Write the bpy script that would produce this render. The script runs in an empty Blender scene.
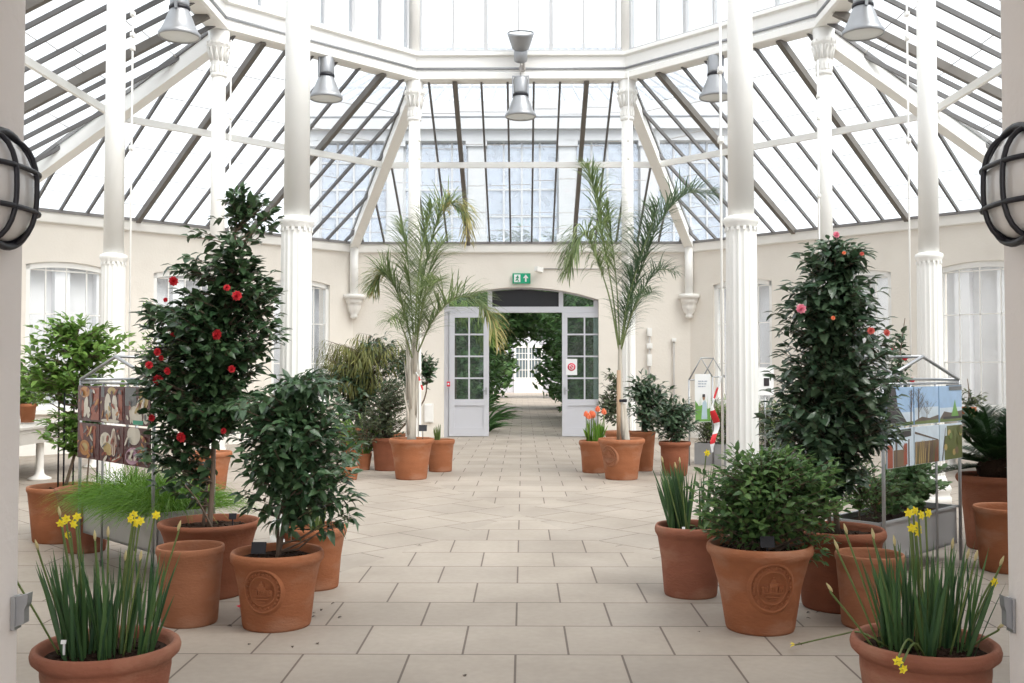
import bpy, math, random
from mathutils import Vector, Matrix, noise
R = random.Random(7)
PI = math.pi
SC = bpy.context.scene
COL = SC.collection
V = Vector

# ------------------------------------------------------------------ camera
F = 995.0
CAM = V((0.04, -13.1, 1.5))
YAW, PITCH = 11.0/F, 28.5/F
cd = bpy.data.cameras.new('camera')
cam = bpy.data.objects.new('camera', cd); COL.objects.link(cam)
cam.location = CAM
cam.rotation_euler = (PI/2+PITCH, 0, YAW)
cd.lens = 36.0*F/1024; cd.sensor_width = 36.0; cd.clip_end = 300
SC.camera = cam
RM = cam.rotation_euler.to_matrix()
def W(px, py, Z):
    "photo pixel -> world point at distance Z along +y from the camera"
    d = RM @ V(((px-512)/F, (341.5-py)/F, -1))
    return CAM + d*(Z/d.y)
def floor_pt(px, py, z=0.0):
    d = RM @ V(((px-512)/F, (341.5-py)/F, -1))
    return CAM + d*((z-CAM.z)/d.z)

# ------------------------------------------------------------------ materials
def nt(name):
    m = bpy.data.materials.new(name); m.use_nodes = True
    n = m.node_tree.nodes; l = m.node_tree.links
    return m, n, l, n['Principled BSDF'], n['Material Output']
def paint(name, col, rough=0.5, var=0.06, scale=4.0, metal=0.0, bump=0.0, bscale=40.0, spec=0.5, stain=None, stain_scale=2.5, stain_amt=0.5, stretch=None):
    m, n, l, b, o = nt(name)
    tc = n.new('ShaderNodeTexCoord')
    nz = n.new('ShaderNodeTexNoise'); nz.inputs['Scale'].default_value = scale; nz.inputs['Detail'].default_value = 4
    src = tc.outputs['Object']
    if stretch:
        mp = n.new('ShaderNodeMapping'); mp.inputs['Scale'].default_value = stretch
        l.new(src, mp.inputs['Vector']); src = mp.outputs['Vector']
    l.new(src, nz.inputs['Vector'])
    mx = n.new('ShaderNodeMix'); mx.data_type = 'RGBA'
    c1 = [max(0, c*(1-var)) for c in col]; c2 = [min(1, c*(1+var)) for c in col]
    mx.inputs[6].default_value = (*c1, 1); mx.inputs[7].default_value = (*c2, 1)
    l.new(nz.outputs['Fac'], mx.inputs[0])
    out = mx.outputs[2]
    if stain:
        n2 = n.new('ShaderNodeTexNoise'); n2.inputs['Scale'].default_value = stain_scale; n2.inputs['Detail'].default_value = 6
        l.new(src, n2.inputs['Vector'])
        rp = n.new('ShaderNodeValToRGB'); rp.color_ramp.elements[0].position = 0.5; rp.color_ramp.elements[1].position = 0.75
        rp.color_ramp.elements[1].color = (stain_amt,)*3+(1,)
        l.new(n2.outputs['Fac'], rp.inputs['Fac'])
        m2 = n.new('ShaderNodeMix'); m2.data_type = 'RGBA'; m2.inputs[7].default_value = (*stain, 1)
        l.new(rp.outputs['Color'], m2.inputs[0]); l.new(out, m2.inputs[6]); out = m2.outputs[2]
    l.new(out, b.inputs['Base Color'])
    b.inputs['Roughness'].default_value = rough; b.inputs['Metallic'].default_value = metal
    b.inputs['Specular IOR Level'].default_value = spec
    if bump:
        nb = n.new('ShaderNodeTexNoise'); nb.inputs['Scale'].default_value = bscale; nb.inputs['Detail'].default_value = 5
        l.new(src, nb.inputs['Vector'])
        bp = n.new('ShaderNodeBump'); bp.inputs['Strength'].default_value = bump; bp.inputs['Distance'].default_value = 0.02
        l.new(nb.outputs['Fac'], bp.inputs['Height']); l.new(bp.outputs['Normal'], b.inputs['Normal'])
    return m
def leafmat(name, c1, c2, rough=0.4, trans=0.25, spec=0.4):
    m, n, l, b, o = nt(name)
    g = n.new('ShaderNodeNewGeometry')
    mx = n.new('ShaderNodeMix'); mx.data_type = 'RGBA'
    mx.inputs[6].default_value = (*c1, 1); mx.inputs[7].default_value = (*c2, 1)
    l.new(g.outputs['Random Per Island'], mx.inputs[0])
    l.new(mx.outputs[2], b.inputs['Base Color'])
    b.inputs['Roughness'].default_value = rough; b.inputs['Specular IOR Level'].default_value = spec
    t = n.new('ShaderNodeBsdfTranslucent')
    hs = n.new('ShaderNodeHueSaturation'); hs.inputs['Value'].default_value = 1.5; hs.inputs['Hue'].default_value = 0.49
    l.new(mx.outputs[2], hs.inputs['Color']); l.new(hs.outputs['Color'], t.inputs['Color'])
    ms = n.new('ShaderNodeMixShader'); ms.inputs[0].default_value = trans
    l.new(b.outputs[0], ms.inputs[1]); l.new(t.outputs[0], ms.inputs[2]); l.new(ms.outputs[0], o.inputs['Surface'])
    return m
def glassmat(name, tint=(0.95, 0.97, 0.98), refl=0.05, dust=0.0, dcol=(0.8, 0.82, 0.85), dscale=3.0, rough=0.02):
    m, n, l, b, o = nt(name)
    n.remove(b)
    t = n.new('ShaderNodeBsdfTransparent'); t.inputs['Color'].default_value = (*tint, 1)
    g = n.new('ShaderNodeBsdfGlossy'); g.inputs['Roughness'].default_value = rough
    ms = n.new('ShaderNodeMixShader')
    lw = n.new('ShaderNodeLayerWeight'); lw.inputs['Blend'].default_value = 0.5
    pw = n.new('ShaderNodeMath'); pw.operation = 'POWER'; pw.inputs[1].default_value = 4.0; l.new(lw.outputs['Facing'], pw.inputs[0])
    ma = n.new('ShaderNodeMath'); ma.operation = 'MULTIPLY_ADD'; ma.inputs[1].default_value = 0.5; ma.inputs[2].default_value = refl*0.6; l.new(pw.outputs[0], ma.inputs[0])
    l.new(ma.outputs[0], ms.inputs[0])
    l.new(t.outputs[0], ms.inputs[1]); l.new(g.outputs[0], ms.inputs[2])
    last = ms
    if dust:
        d = n.new('ShaderNodeBsdfDiffuse'); d.inputs['Color'].default_value = (*dcol, 1)
        tc = n.new('ShaderNodeTexCoord')
        nz = n.new('ShaderNodeTexNoise'); nz.inputs['Scale'].default_value = dscale; nz.inputs['Detail'].default_value = 6
        l.new(tc.outputs['Object'], nz.inputs['Vector'])
        mu = n.new('ShaderNodeMath'); mu.operation = 'MULTIPLY'; mu.inputs[1].default_value = dust*2
        l.new(nz.outputs['Fac'], mu.inputs[0])
        m2 = n.new('ShaderNodeMixShader'); l.new(mu.outputs[0], m2.inputs[0])
        l.new(ms.outputs[0], m2.inputs[1]); l.new(d.outputs[0], m2.inputs[2]); last = m2
    l.new(last.outputs[0], o.inputs['Surface'])
    return m

M = {}
M['cream'] = paint('cream_wall_paint', (0.80, 0.748, 0.68), 0.75, 0.03, 1.2, bump=0.15, bscale=25, stain=(0.70, 0.64, 0.57), stain_amt=0.25)
M['pier'] = paint('pier_paint', (0.74, 0.70, 0.675), 0.8, 0.03, 2.0, bump=0.15, bscale=25)
M['white'] = paint('white_iron_paint', (0.88, 0.87, 0.845), 0.45, 0.03, 3.0, bump=0.05, bscale=30)
M['dimmedwhite'] = paint('light_dimmed_outdoor_paint', (0.46, 0.47, 0.49), 0.7, 0.08, 1.0)  # white paint darkened in colour so full sky light does not burn it out
M['dimmedwhite2'] = paint('light_dimmed_outdoor_frame', (0.52, 0.53, 0.55), 0.7, 0.08, 1.0)  # same darkening against the sky light, for the block's mouldings and frames
M['outerwall'] = paint('white_outdoor_render', (0.72, 0.72, 0.735), 0.8, 0.05, 1.0)
M['shadedwhite'] = paint('shade_greyed_white_frame', (0.50, 0.505, 0.52), 0.6, 0.06, 3.0)  # white clerestory paint; shade against the bright sky is put into its grey
M['cornice'] = paint('cornice_paint', (0.83, 0.805, 0.765), 0.6, 0.03, 3.0)
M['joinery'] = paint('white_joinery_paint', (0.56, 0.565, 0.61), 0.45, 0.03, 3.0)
M['bar'] = paint('grey_glazing_bar', (0.13, 0.125, 0.125), 0.55, 0.15, 6.0)
M['barthick'] = paint('brown_grey_glazing_bar', (0.15, 0.135, 0.12), 0.55, 0.15, 6.0)
M['gutter'] = paint('grey_gutter_lead', (0.22, 0.21, 0.21), 0.6, 0.1, 6.0)
M['glass'] = glassmat('roof_glass', dust=0.05, dscale=1.2)
M['wglass'] = glassmat('window_glass', dust=0.04, dscale=2.0)
M['dglass'] = glassmat('door_glass', tint=(0.72, 0.80, 0.76), dust=0.03)
M['metal'] = paint('brushed_aluminium', (0.42, 0.43, 0.45), 0.35, 0.06, 8.0, metal=0.7)
M['shade'] = paint('grey_spun_aluminium', (0.34, 0.35, 0.37), 0.4, 0.06, 8.0, metal=0.55)
M['galv'] = paint('galvanised_steel', (0.43, 0.44, 0.46), 0.5, 0.14, 3.0, metal=0.45, stain=(0.26, 0.23, 0.22), stain_amt=0.5)
M['lens'] = paint('frosted_lamp_lens', (0.70, 0.72, 0.72), 0.25, 0.03, 5)
M['globe'] = paint('frosted_white_globe', (0.62, 0.61, 0.60), 0.18, 0.03, 5)
M['black'] = paint('black_enamel', (0.008, 0.008, 0.014), 0.45, 0.1, 6)
M['darkpanel'] = paint('dark_slate_panel', (0.012, 0.012, 0.016), 0.5, 0.1, 6)
M['pipe'] = paint('pale_grey_pipe', (0.52, 0.49, 0.47), 0.55, 0.06, 6)
M['stone'] = paint('pale_stone_slab', (0.50, 0.475, 0.44), 0.7, 0.08, 4, bump=0.1, stain=(0.4, 0.37, 0.33), stain_amt=0.4)
M['plinth'] = paint('dark_brick_plinth', (0.12, 0.11, 0.11), 0.8, 0.2, 8)
TC = (0.445, 0.185, 0.098)
def terra(name, c, st=(0.44, 0.245, 0.165)):
    return paint(name, c, 0.8, 0.22, 5.0, bump=0.25, bscale=35, stain=st, stain_amt=0.75, stain_scale=3.2, spec=0.25, stretch=(1, 1, 2.2))
M['terra'] = terra('terracotta_orange', (0.330, 0.124, 0.058))
M['terra2'] = terra('terracotta_rosy', (0.285, 0.110, 0.068))
M['terra3'] = terra('terracotta_pale', (0.345, 0.148, 0.080))
M['terra4'] = terra('terracotta_brown', (0.235, 0.083, 0.044), (0.30, 0.13, 0.08))
M['soil'] = paint('dark_bark_soil', (0.045, 0.028, 0.02), 0.95, 0.5, 60, bump=1.0, bscale=70, spec=0.1)
M['bark'] = paint('grey_brown_bark', (0.16, 0.115, 0.085), 0.85, 0.25, 20, bump=0.4, bscale=50, stretch=(1, 1, 0.3))
M['palmbark'] = paint('pale_fibrous_palm_trunk', (0.50, 0.46, 0.40), 0.85, 0.25, 14, bump=0.5, bscale=30, stretch=(1, 1, 0.15), stain=(0.2, 0.15, 0.1), stain_amt=0.7)
M['cane'] = paint('timber_stake', (0.44, 0.30, 0.2), 0.8, 0.15, 10, stretch=(1, 1, 0.2))
M['darkleaf'] = leafmat('camellia_leaf', (0.023, 0.057, 0.024), (0.072, 0.128, 0.055), 0.30, 0.18, 0.6)
M['darkleaf2'] = leafmat('camellia_leaf_bluish', (0.030, 0.066, 0.035), (0.095, 0.150, 0.082), 0.3, 0.2, 0.7)
M['midleaf'] = leafmat('shrub_leaf', (0.032, 0.080, 0.036), (0.095, 0.170, 0.078), 0.32, 0.22, 0.6)
M['rubusleaf'] = leafmat('jasmine_leaf', (0.045, 0.105, 0.038), (0.16, 0.27, 0.085), 0.42, 0.28)
M['lemonleaf'] = leafmat('citrus_leaf', (0.085, 0.18, 0.035), (0.22, 0.36, 0.085), 0.4, 0.3)
M['yellowleaf'] = leafmat('yellow_green_leaf', (0.16, 0.22, 0.03), (0.32, 0.36, 0.07), 0.45, 0.3)
M['oliveleaf'] = leafmat('weeping_leaf', (0.07, 0.095, 0.025), (0.22, 0.22, 0.065), 0.5, 0.25)
M['fineleaf'] = leafmat('fine_grey_green_leaf', (0.055, 0.082, 0.045), (0.15, 0.175, 0.10), 0.6, 0.25)
M['roundleaf'] = leafmat('soft_round_leaf', (0.10, 0.19, 0.08), (0.22, 0.33, 0.16), 0.6, 0.3)
M['grass'] = leafmat('bright_grass', (0.075, 0.20, 0.022), (0.20, 0.36, 0.055), 0.5, 0.35)
M['blade'] = leafmat('narcissus_leaf', (0.035, 0.088, 0.042), (0.10, 0.19, 0.062), 0.42, 0.28)
M['stemgreen'] = leafmat('flower_stem_green', (0.11, 0.17, 0.05), (0.19, 0.25, 0.08), 0.5, 0.2)
M['cycad'] = leafmat('cycad_frond', (0.012, 0.036, 0.012), (0.035, 0.085, 0.025), 0.35, 0.15)
M['palm'] = leafmat('palm_frond', (0.09, 0.145, 0.06), (0.23, 0.29, 0.12), 0.45, 0.3)
M['palmdark'] = leafmat('palm_frond_dark', (0.04, 0.082, 0.045), (0.12, 0.18, 0.09), 0.45, 0.3)
M['palmdry'] = leafmat('palm_frond_dry', (0.26, 0.26, 0.09), (0.45, 0.38, 0.18), 0.6, 0.3)
M['hedge'] = leafmat('hedge_leaf', (0.045, 0.115, 0.036), (0.125, 0.235, 0.075), 0.45, 0.25)
M['hedgelight'] = leafmat('bright_hanging_leaf', (0.14, 0.24, 0.04), (0.30, 0.40, 0.09), 0.45, 0.35)
M['rachis'] = paint('green_frond_stem', (0.20, 0.25, 0.10), 0.5, 0.2, 10)
def petal(name, c, c2): return leafmat(name, c, c2, 0.6, 0.25, 0.3)
M['red'] = petal('red_petal', (0.50, 0.02, 0.03), (0.72, 0.06, 0.07))
M['pink'] = petal('pink_petal', (0.75, 0.22, 0.32), (0.85, 0.42, 0.50))
M['coral'] = petal('coral_petal', (0.70, 0.16, 0.14), (0.80, 0.26, 0.2))
M['orange'] = petal('orange_petal', (0.85, 0.24, 0.10), (0.90, 0.42, 0.25))
M['yellow'] = petal('yellow_petal', (0.85, 0.68, 0.02), (0.95, 0.85, 0.08))
M['buff'] = petal('papery_bud', (0.55, 0.48, 0.25), (0.7, 0.62, 0.36))
M['signwhite'] = paint('white_print', (0.82, 0.83, 0.84), 0.5, 0.02)
M['exitgreen'] = paint('exit_sign_green', (0.0, 0.33, 0.17), 0.4, 0.02)
M['signred'] = paint('red_print', (0.66, 0.02, 0.06), 0.5, 0.02)
M['tapeRed'] = paint('red_tape', (0.72, 0.03, 0.04), 0.4, 0.05)
M['debris'] = paint('dead_leaf_brown', (0.06, 0.04, 0.03), 0.9, 0.3, 30)
for k, c in dict(maroon=(0.085, 0.022, 0.024), rust=(0.30, 0.075, 0.04), garlic=(0.66, 0.62, 0.54), amber=(0.45, 0.20, 0.05), slate=(0.12, 0.13, 0.14), teal=(0.02, 0.32, 0.2), straw=(0.48, 0.36, 0.15),
                 skyblue=(0.33, 0.50, 0.74), skypale=(0.60, 0.70, 0.80), bark_p=(0.12, 0.09, 0.075), lawn=(0.14, 0.20, 0.06), brick=(0.33, 0.085, 0.05), earth=(0.20, 0.14, 0.09), moss=(0.13, 0.15, 0.05), roofp=(0.035, 0.03, 0.035), textgrey=(0.35, 0.40, 0.50), leafp=(0.16, 0.36, 0.08), shirt=(0.45, 0.58, 0.66), skin=(0.35, 0.2, 0.13), pinkp=(0.5, 0.3, 0.42)).items():
    M[k] = paint('print_'+k, c, 0.35, 0.14, 18)

# paving: rows across, with 45-degree mitred fields in the middle of the octagon
def paving():
    m, n, l, b, o = nt('sandstone_paving')
    tc = n.new('ShaderNodeTexCoord')
    def brick(rot, off, mirror=False):
        mp = n.new('ShaderNodeMapping'); mp.inputs['Rotation'].default_value = (0, 0, rot); mp.inputs['Location'].default_value = off
        l.new(mirror or tc.outputs['Object'], mp.inputs['Vector'])
        t = n.new('ShaderNodeTexBrick'); t.offset = 0.5; t.squash = 1
        t.inputs['Scale'].default_value = 1; t.inputs['Mortar Size'].default_value = 0.0068; t.inputs['Mortar Smooth'].default_value = 0.3
        t.inputs['Brick Width'].default_value = 0.56; t.inputs['Row Height'].default_value = 0.588
        t.inputs['Color1'].default_value = (0.418, 0.362, 0.308, 1); t.inputs['Color2'].default_value = (0.370, 0.321, 0.275, 1); t.inputs['Mortar'].default_value = (0.14, 0.108, 0.09, 1)
        l.new(mp.outputs['Vector'], t.inputs['Vector'])
        return t
    sx = n.new('ShaderNodeSeparateXYZ'); l.new(tc.outputs['Object'], sx.inputs[0])
    def mth(op, a, c=None):
        q = n.new('ShaderNodeMath'); q.operation = op
        for i, x in enumerate((a, c)):
            if x is None: continue
            if isinstance(x, (int, float)): q.inputs[i].default_value = x
            else: l.new(x, q.inputs[i])
        return q.outputs[0]
    ax = mth('ABSOLUTE', sx.outputs['X'])
    cx = n.new('ShaderNodeCombineXYZ'); l.new(ax, cx.inputs[0]); l.new(sx.outputs['Y'], cx.inputs[1])
    b1 = brick(0, (0.0, 7.81+0.588*8, 0)); b2 = brick(PI/4, (0.1, 0.2, 0), cx.outputs[0])
    # mitre lines converge on (0, -2.6)
    dy = mth('ABSOLUTE', mth('ADD', sx.outputs['Y'], 2.6))
    diag = mth('GREATER_THAN', mth('SUBTRACT', ax, mth('MULTIPLY', mth('SUBTRACT', dy, 0.1), 0.44)), 0.0)
    inner = mth('LESS_THAN', mth('MAXIMUM', mth('ABSOLUTE', sx.outputs['Y']), mth('MULTIPLY', mth('ADD', ax, mth('ABSOLUTE', sx.outputs['Y'])), 0.7071)), 6.1)
    diag = mth('MULTIPLY', diag, inner)
    mx = n.new('ShaderNodeMix'); mx.data_type = 'RGBA'; l.new(diag, mx.inputs[0]); l.new(b1.outputs['Color'], mx.inputs[6]); l.new(b2.outputs['Color'], mx.inputs[7])
    nz = n.new('ShaderNodeTexNoise'); nz.inputs['Scale'].default_value = 1.1; nz.inputs['Detail'].default_value = 8; l.new(tc.outputs['Object'], nz.inputs['Vector'])
    rp = n.new('ShaderNodeValToRGB'); rp.color_ramp.elements[0].position = 0.3; rp.color_ramp.elements[1].position = 0.75
    rp.color_ramp.elements[0].color = (0.78, 0.765, 0.745, 1); rp.color_ramp.elements[1].color = (1.08, 1.08, 1.08, 1)
    l.new(nz.outputs['Fac'], rp.inputs['Fac'])
    n3 = n.new('ShaderNodeTexNoise'); n3.inputs['Scale'].default_value = 22; n3.inputs['Detail'].default_value = 6; l.new(tc.outputs['Object'], n3.inputs['Vector'])
    r3 = n.new('ShaderNodeValToRGB'); r3.color_ramp.elements[0].color = (0.88, 0.88, 0.88, 1); r3.color_ramp.elements[1].color = (1.1, 1.1, 1.1, 1); l.new(n3.outputs['Fac'], r3.inputs['Fac'])
    q1 = n.new('ShaderNodeMix'); q1.data_type = 'RGBA'; q1.blend_type = 'MULTIPLY'; q1.inputs[0].default_value = 1
    l.new(mx.outputs[2], q1.inputs[6]); l.new(rp.outputs['Color'], q1.inputs[7])
    q2 = n.new('ShaderNodeMix'); q2.data_type = 'RGBA'; q2.blend_type = 'MULTIPLY'; q2.inputs[0].default_value = 1
    l.new(q1.outputs[2], q2.inputs[6]); l.new(r3.outputs['Color'], q2.inputs[7])
    l.new(q2.outputs[2], b.inputs['Base Color']); b.inputs['Roughness'].default_value = 0.62
    b.inputs['Specular IOR Level'].default_value = 0.35
    return m
M['paving'] = paving()

# ------------------------------------------------------------------ mesh collector
class MB:
    def __init__(s): s.v = []; s.f = []; s.mi = []; s.sm = []
    def add(s, vs, fs, mi=0, smooth=False):
        o = len(s.v); s.v += [V(p) for p in vs]
        for f in fs: s.f.append([i+o for i in f]); s.mi.append(mi); s.sm.append(smooth)
    def box(s, c, d, rot=0.0, mi=0):
        c = V(c); x, y, z = d[0]/2, d[1]/2, d[2]/2
        q = Matrix.Rotation(rot, 3, 'Z')
        s.add([c + q @ V((i*x, j*y, k*z)) for k in (-1, 1) for j in (-1, 1) for i in (-1, 1)],
              [(0, 2, 3, 1), (4, 5, 7, 6), (0, 1, 5, 4), (2, 6, 7, 3), (0, 4, 6, 2), (1, 3, 7, 5)], mi)
    def bar(s, p0, p1, w, h, up=(0, 0, 1), mi=0):
        p0, p1 = V(p0), V(p1); d = (p1-p0).normalized()
        sd = d.cross(V(up)).normalized(); u = sd.cross(d).normalized()
        vs = [p + sd*(i*w/2) + u*(j*h/2) for p in (p0, p1) for (i, j) in ((-1, -1), (1, -1), (1, 1), (-1, 1))]
        s.add(vs, [(0, 1, 2, 3), (7, 6, 5, 4), (0, 4, 5, 1), (1, 5, 6, 2), (2, 6, 7, 3), (3, 7, 4, 0)], mi)
    def tube(s, pts, r, n=6, cap=True, mi=0):
        pts = [V(p) for p in pts]
        rs = r if isinstance(r, (list, tuple)) else [r]*len(pts)
        vs = []; ref = None
        for i, p in enumerate(pts):
            d = (pts[min(i+1, len(pts)-1)] - pts[max(i-1, 0)])
            d = d.normalized() if d.length > 1e-9 else V((0, 0, 1))
            if ref is None: ref = d.orthogonal().normalized()
            a = (ref - d*ref.dot(d)); a = a.normalized() if a.length > 1e-6 else d.orthogonal().normalized()
            ref = a; b = d.cross(a)
            vs += [p + (a*math.cos(2*PI*k/n) + b*math.sin(2*PI*k/n))*rs[i] for k in range(n)]
        fs = [(i*n+k, i*n+(k+1) % n, (i+1)*n+(k+1) % n, (i+1)*n+k) for i in range(len(pts)-1) for k in range(n)]
        if cap: fs += [tuple(reversed(range(n))), tuple(range((len(pts)-1)*n, len(pts)*n))]
        s.add(vs, fs, mi, True)
    def lathe(s, prof, n=32, c=(0, 0, 0), cap0=False, cap1=False, mi=0, flute=None, mat=None):
        "prof: (r,z) list; flute(angle,index)->radius factor"
        c = V(c); vs = []
        for i, (r, z) in enumerate(prof):
            for k in range(n):
                a = 2*PI*k/n; q = r*(flute(k, i) if flute else 1)
                p = V((q*math.cos(a), q*math.sin(a), z))
                vs.append(c + (mat @ p if mat else p))
        fs = [(i*n+k, i*n+(k+1) % n, (i+1)*n+(k+1) % n, (i+1)*n+k) for i in range(len(prof)-1) for k in range(n)]
        if cap0: fs.append(tuple(reversed(range(n))))
        if cap1: fs.append(tuple(range((len(prof)-1)*n, len(prof)*n)))
        s.add(vs, fs, mi, True)
    def leaf(s, p, d, up, L, Wd, bend=0.15, mi=0):
        d = d.normalized(); sd = d.cross(up)
        if sd.length < 1e-4: sd = d.orthogonal()
        sd.normalize(); u = sd.cross(d)
        m1 = p + d*L*0.33 + u*L*0.03; m2 = p + d*L*0.68 - u*L*bend*0.45; t = p + d*L - u*L*bend*1.2
        k1, k2 = sd*Wd*0.5, sd*Wd*0.40; e = u*Wd*0.14
        s.add([p, m1+k1+e, m1, m1-k1+e, m2+k2+e, m2, m2-k2+e, t],
              [(0, 2, 1), (0, 3, 2), (1, 2, 5, 4), (2, 3, 6, 5), (4, 5, 7), (5, 6, 7)], mi, True)
    def blade(s, p, d, side, L, Wd, bend, n=5, mi=0, droop=0.0):
        "ribbon leaf: d start direction, bends along `bend` vector"
        vs = []; d = d.normalized(); q = V(p)
        for i in range(n+1):
            t = i/n
            w = Wd*(0.8+0.6*t)*(1-t**3)*0.5 + 0.0004
            e = (d + bend*t + V((0, 0, -droop*t*t))).normalized()
            if i: q = q + e*(L/n)
            u = side.cross(e).normalized()*w*0.3
            vs += [q - side*w + u, q, q + side*w + u]
        fs = []
        for i in range(n):
            a = i*3
            fs += [(a, a+1, a+4, a+3), (a+1, a+2, a+5, a+4)]
        s.add(vs, fs, mi, True)
    def build(s, name, mats, parent=None, kind=None, label=None, origin=None):
        me = bpy.data.meshes.new(name)
        off = V((0, 0, 0)); o = parent
        while o: off += o.location; o = o.parent
        loc = V((0, 0, 0))
        if origin is not None: loc = V(origin) - off
        off = off + loc
        me.from_pydata([tuple(p-off) for p in s.v], [], s.f)
        if not isinstance(mats, (list, tuple)): mats = [mats]
        for m in mats: me.materials.append(M[m] if isinstance(m, str) else m)
        me.polygons.foreach_set('material_index', s.mi); me.polygons.foreach_set('use_smooth', s.sm)
        me.update()
        ob = bpy.data.objects.new(name, me); COL.objects.link(ob); ob.location = loc
        if parent: ob.parent = parent
        if kind: ob['kind'] = kind
        if label: ob['label'] = label
        return ob
def thing(name, label, cat, loc, group=None, kind=None):
    o = bpy.data.objects.new(name, None); COL.objects.link(o); o.location = loc; o.empty_display_size = 0.1
    if label: o['label'] = label
    if cat: o['category'] = cat
    if group: o['group'] = group
    if kind: o['kind'] = kind
    return o
def tag(o, label, cat, group=None, kind=None):
    o['label'] = label; o['category'] = cat
    if group: o['group'] = group
    if kind: o['kind'] = kind
    return o
def copy_thing(o, parent=None):
    c = o.copy(); COL.objects.link(c); c.parent = parent
    for ch in [x for x in bpy.data.objects if x.parent == o]: copy_thing(ch, c)
    return c
def rv(r=None, s=1.0):
    r = r or R
    return V((r.uniform(-s, s), r.uniform(-s, s), r.uniform(-s, s)))
def catmull(P, n=6):
    P = [V(p) for p in P]; out = []
    Q = [P[0]*2-P[1]] + P + [P[-1]*2-P[-2]]
    for i in range(1, len(Q)-2):
        a, b, c, d = Q[i-1:i+3]
        for k in range(n):
            t = k/n
            out.append(0.5*((2*b) + (c-a)*t + (2*a-5*b+4*c-d)*t*t + (3*b-a-3*c+d)*t**3))
    out.append(P[-1]); return out

# ------------------------------------------------------------------ octagon geometry
AI, AO = 4.6, 9.1                    # apothem of the columns / of the outer walls
ZR, ZE = 6.66, 4.33                  # underside of ring girder / eaves
def corner(k, ap, z=0.0):
    a = math.radians(22.5+45*k); r = ap/math.cos(math.radians(22.5))
    return V((r*math.cos(a), r*math.sin(a), z))
def roofz(s): return ZR - (s-AI)/(AO-AI)*(ZR-ZE)
def ring_sweep(mb, prof, ks, closed=False, mi=0):
    "prof = closed polygon of (apothem, z)"
    m = len(prof); vs = []
    for k in ks: vs += [corner(k, a, z) for a, z in prof]
    fs = []; N = len(ks)
    for i in range(N if closed else N-1):
        j = (i+1) % N
        for q in range(m): fs.append((i*m+q, i*m+(q+1) % m, j*m+(q+1) % m, j*m+q))
    if not closed: fs += [tuple(range(m)), tuple(reversed(range((N-1)*m, N*m)))]
    mb.add(vs, fs, mi)

# floor
mb = MB(); mb.add([(-60, -30, 0), (60, -30, 0), (60, 80, 0), (-60, 80, 0), (-60, -30, -.2), (60, -30, -.2), (60, 80, -.2), (-60, 80, -.2)],
                  [(0, 1, 2, 3), (7, 6, 5, 4), (0, 4, 5, 1), (1, 5, 6, 2), (2, 6, 7, 3), (3, 7, 4, 0)])
mb.build('floor', 'paving', kind='structure')

# walls -----------------------------------------------------------
def facet_frame(k, ap):
    "facet k..k+1, seen from inside: origin mid, u to the right seen from inside, n outward"
    a, b = corner(k, ap), corner(k+1, ap)
    mid = (a+b)/2; n = mid.normalized(); u = (a-b).normalized()
    return mid, u, n, (a-b).length/2
def wall(name, k, openings=(), thick=0.42, top=ZE, mat='cream'):
    mid, u, n, hw = facet_frame(k, AO)
    sc = (AO+thick)/AO
    mb = MB()
    def pt(x, z, d):
        if d: x2 = x*sc if abs(abs(x)-hw) < 1e-4 else x
        else: x2 = x
        return mid + u*x2 + n*(thick if d else 0) + V((0, 0, z))
    def prism(poly):
        m = len(poly); vs = [pt(x, z, 0) for x, z in poly] + [pt(x, z, 1) for x, z in poly]
        fs = [tuple(range(m)), tuple(reversed(range(m, 2*m)))] + [(i, m+i, m+(i+1) % m, (i+1) % m) for i in range(m)]
        mb.add(vs, fs)
    x = -hw
    for (x0, x1, z0, zs, rise) in sorted(openings):
        prism([(x, 0), (x, top), (x0, top), (x0, 0)])
        if z0 > 0: prism([(x0, 0), (x0, z0), (x1, z0), (x1, 0)])
        N = 14; c = (x0+x1)/2; h = (x1-x0)/2
        for i in range(N):
            xa = x0+(x1-x0)*i/N; xb = x0+(x1-x0)*(i+1)/N
            za = zs + rise*(1-((xa-c)/h)**2); zb = zs + rise*(1-((xb-c)/h)**2)
            prism([(xa, za), (xa, top), (xb, top), (xb, zb)])
        x = x1
    prism([(x, 0), (x, top), (hw, top), (hw, 0)])
    return mb.build(name, mat, kind='structure')
HW = corner(1, AO).x
wl = 2*HW
def tt(t): return (t-0.5)*wl
WIN = [(tt(.081), tt(.272), .78, 3.36, .085), (tt(.388), tt(.612), .78, 3.36, .10), (tt(.728), tt(.919), .78, 3.36, .085)]
wall('wall_left_back', 2, WIN); wall('wall_right_back', 0, WIN)
SIDE = [(-2.9, -1.5, .78, 3.36, .085), (-.85, .85, .78, 3.36, .10), (1.5, 2.9, .78, 3.36, .085)]
wall('wall_left', 3, SIDE); wall('wall_right', 7, SIDE)
DHW = 1.73
wall('wall_back', 1, [(-DHW, DHW, 0, 3.07, .28)], thick=0.55)
wall('wall_front_left', 4); wall('wall_front_right', 6)
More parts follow.
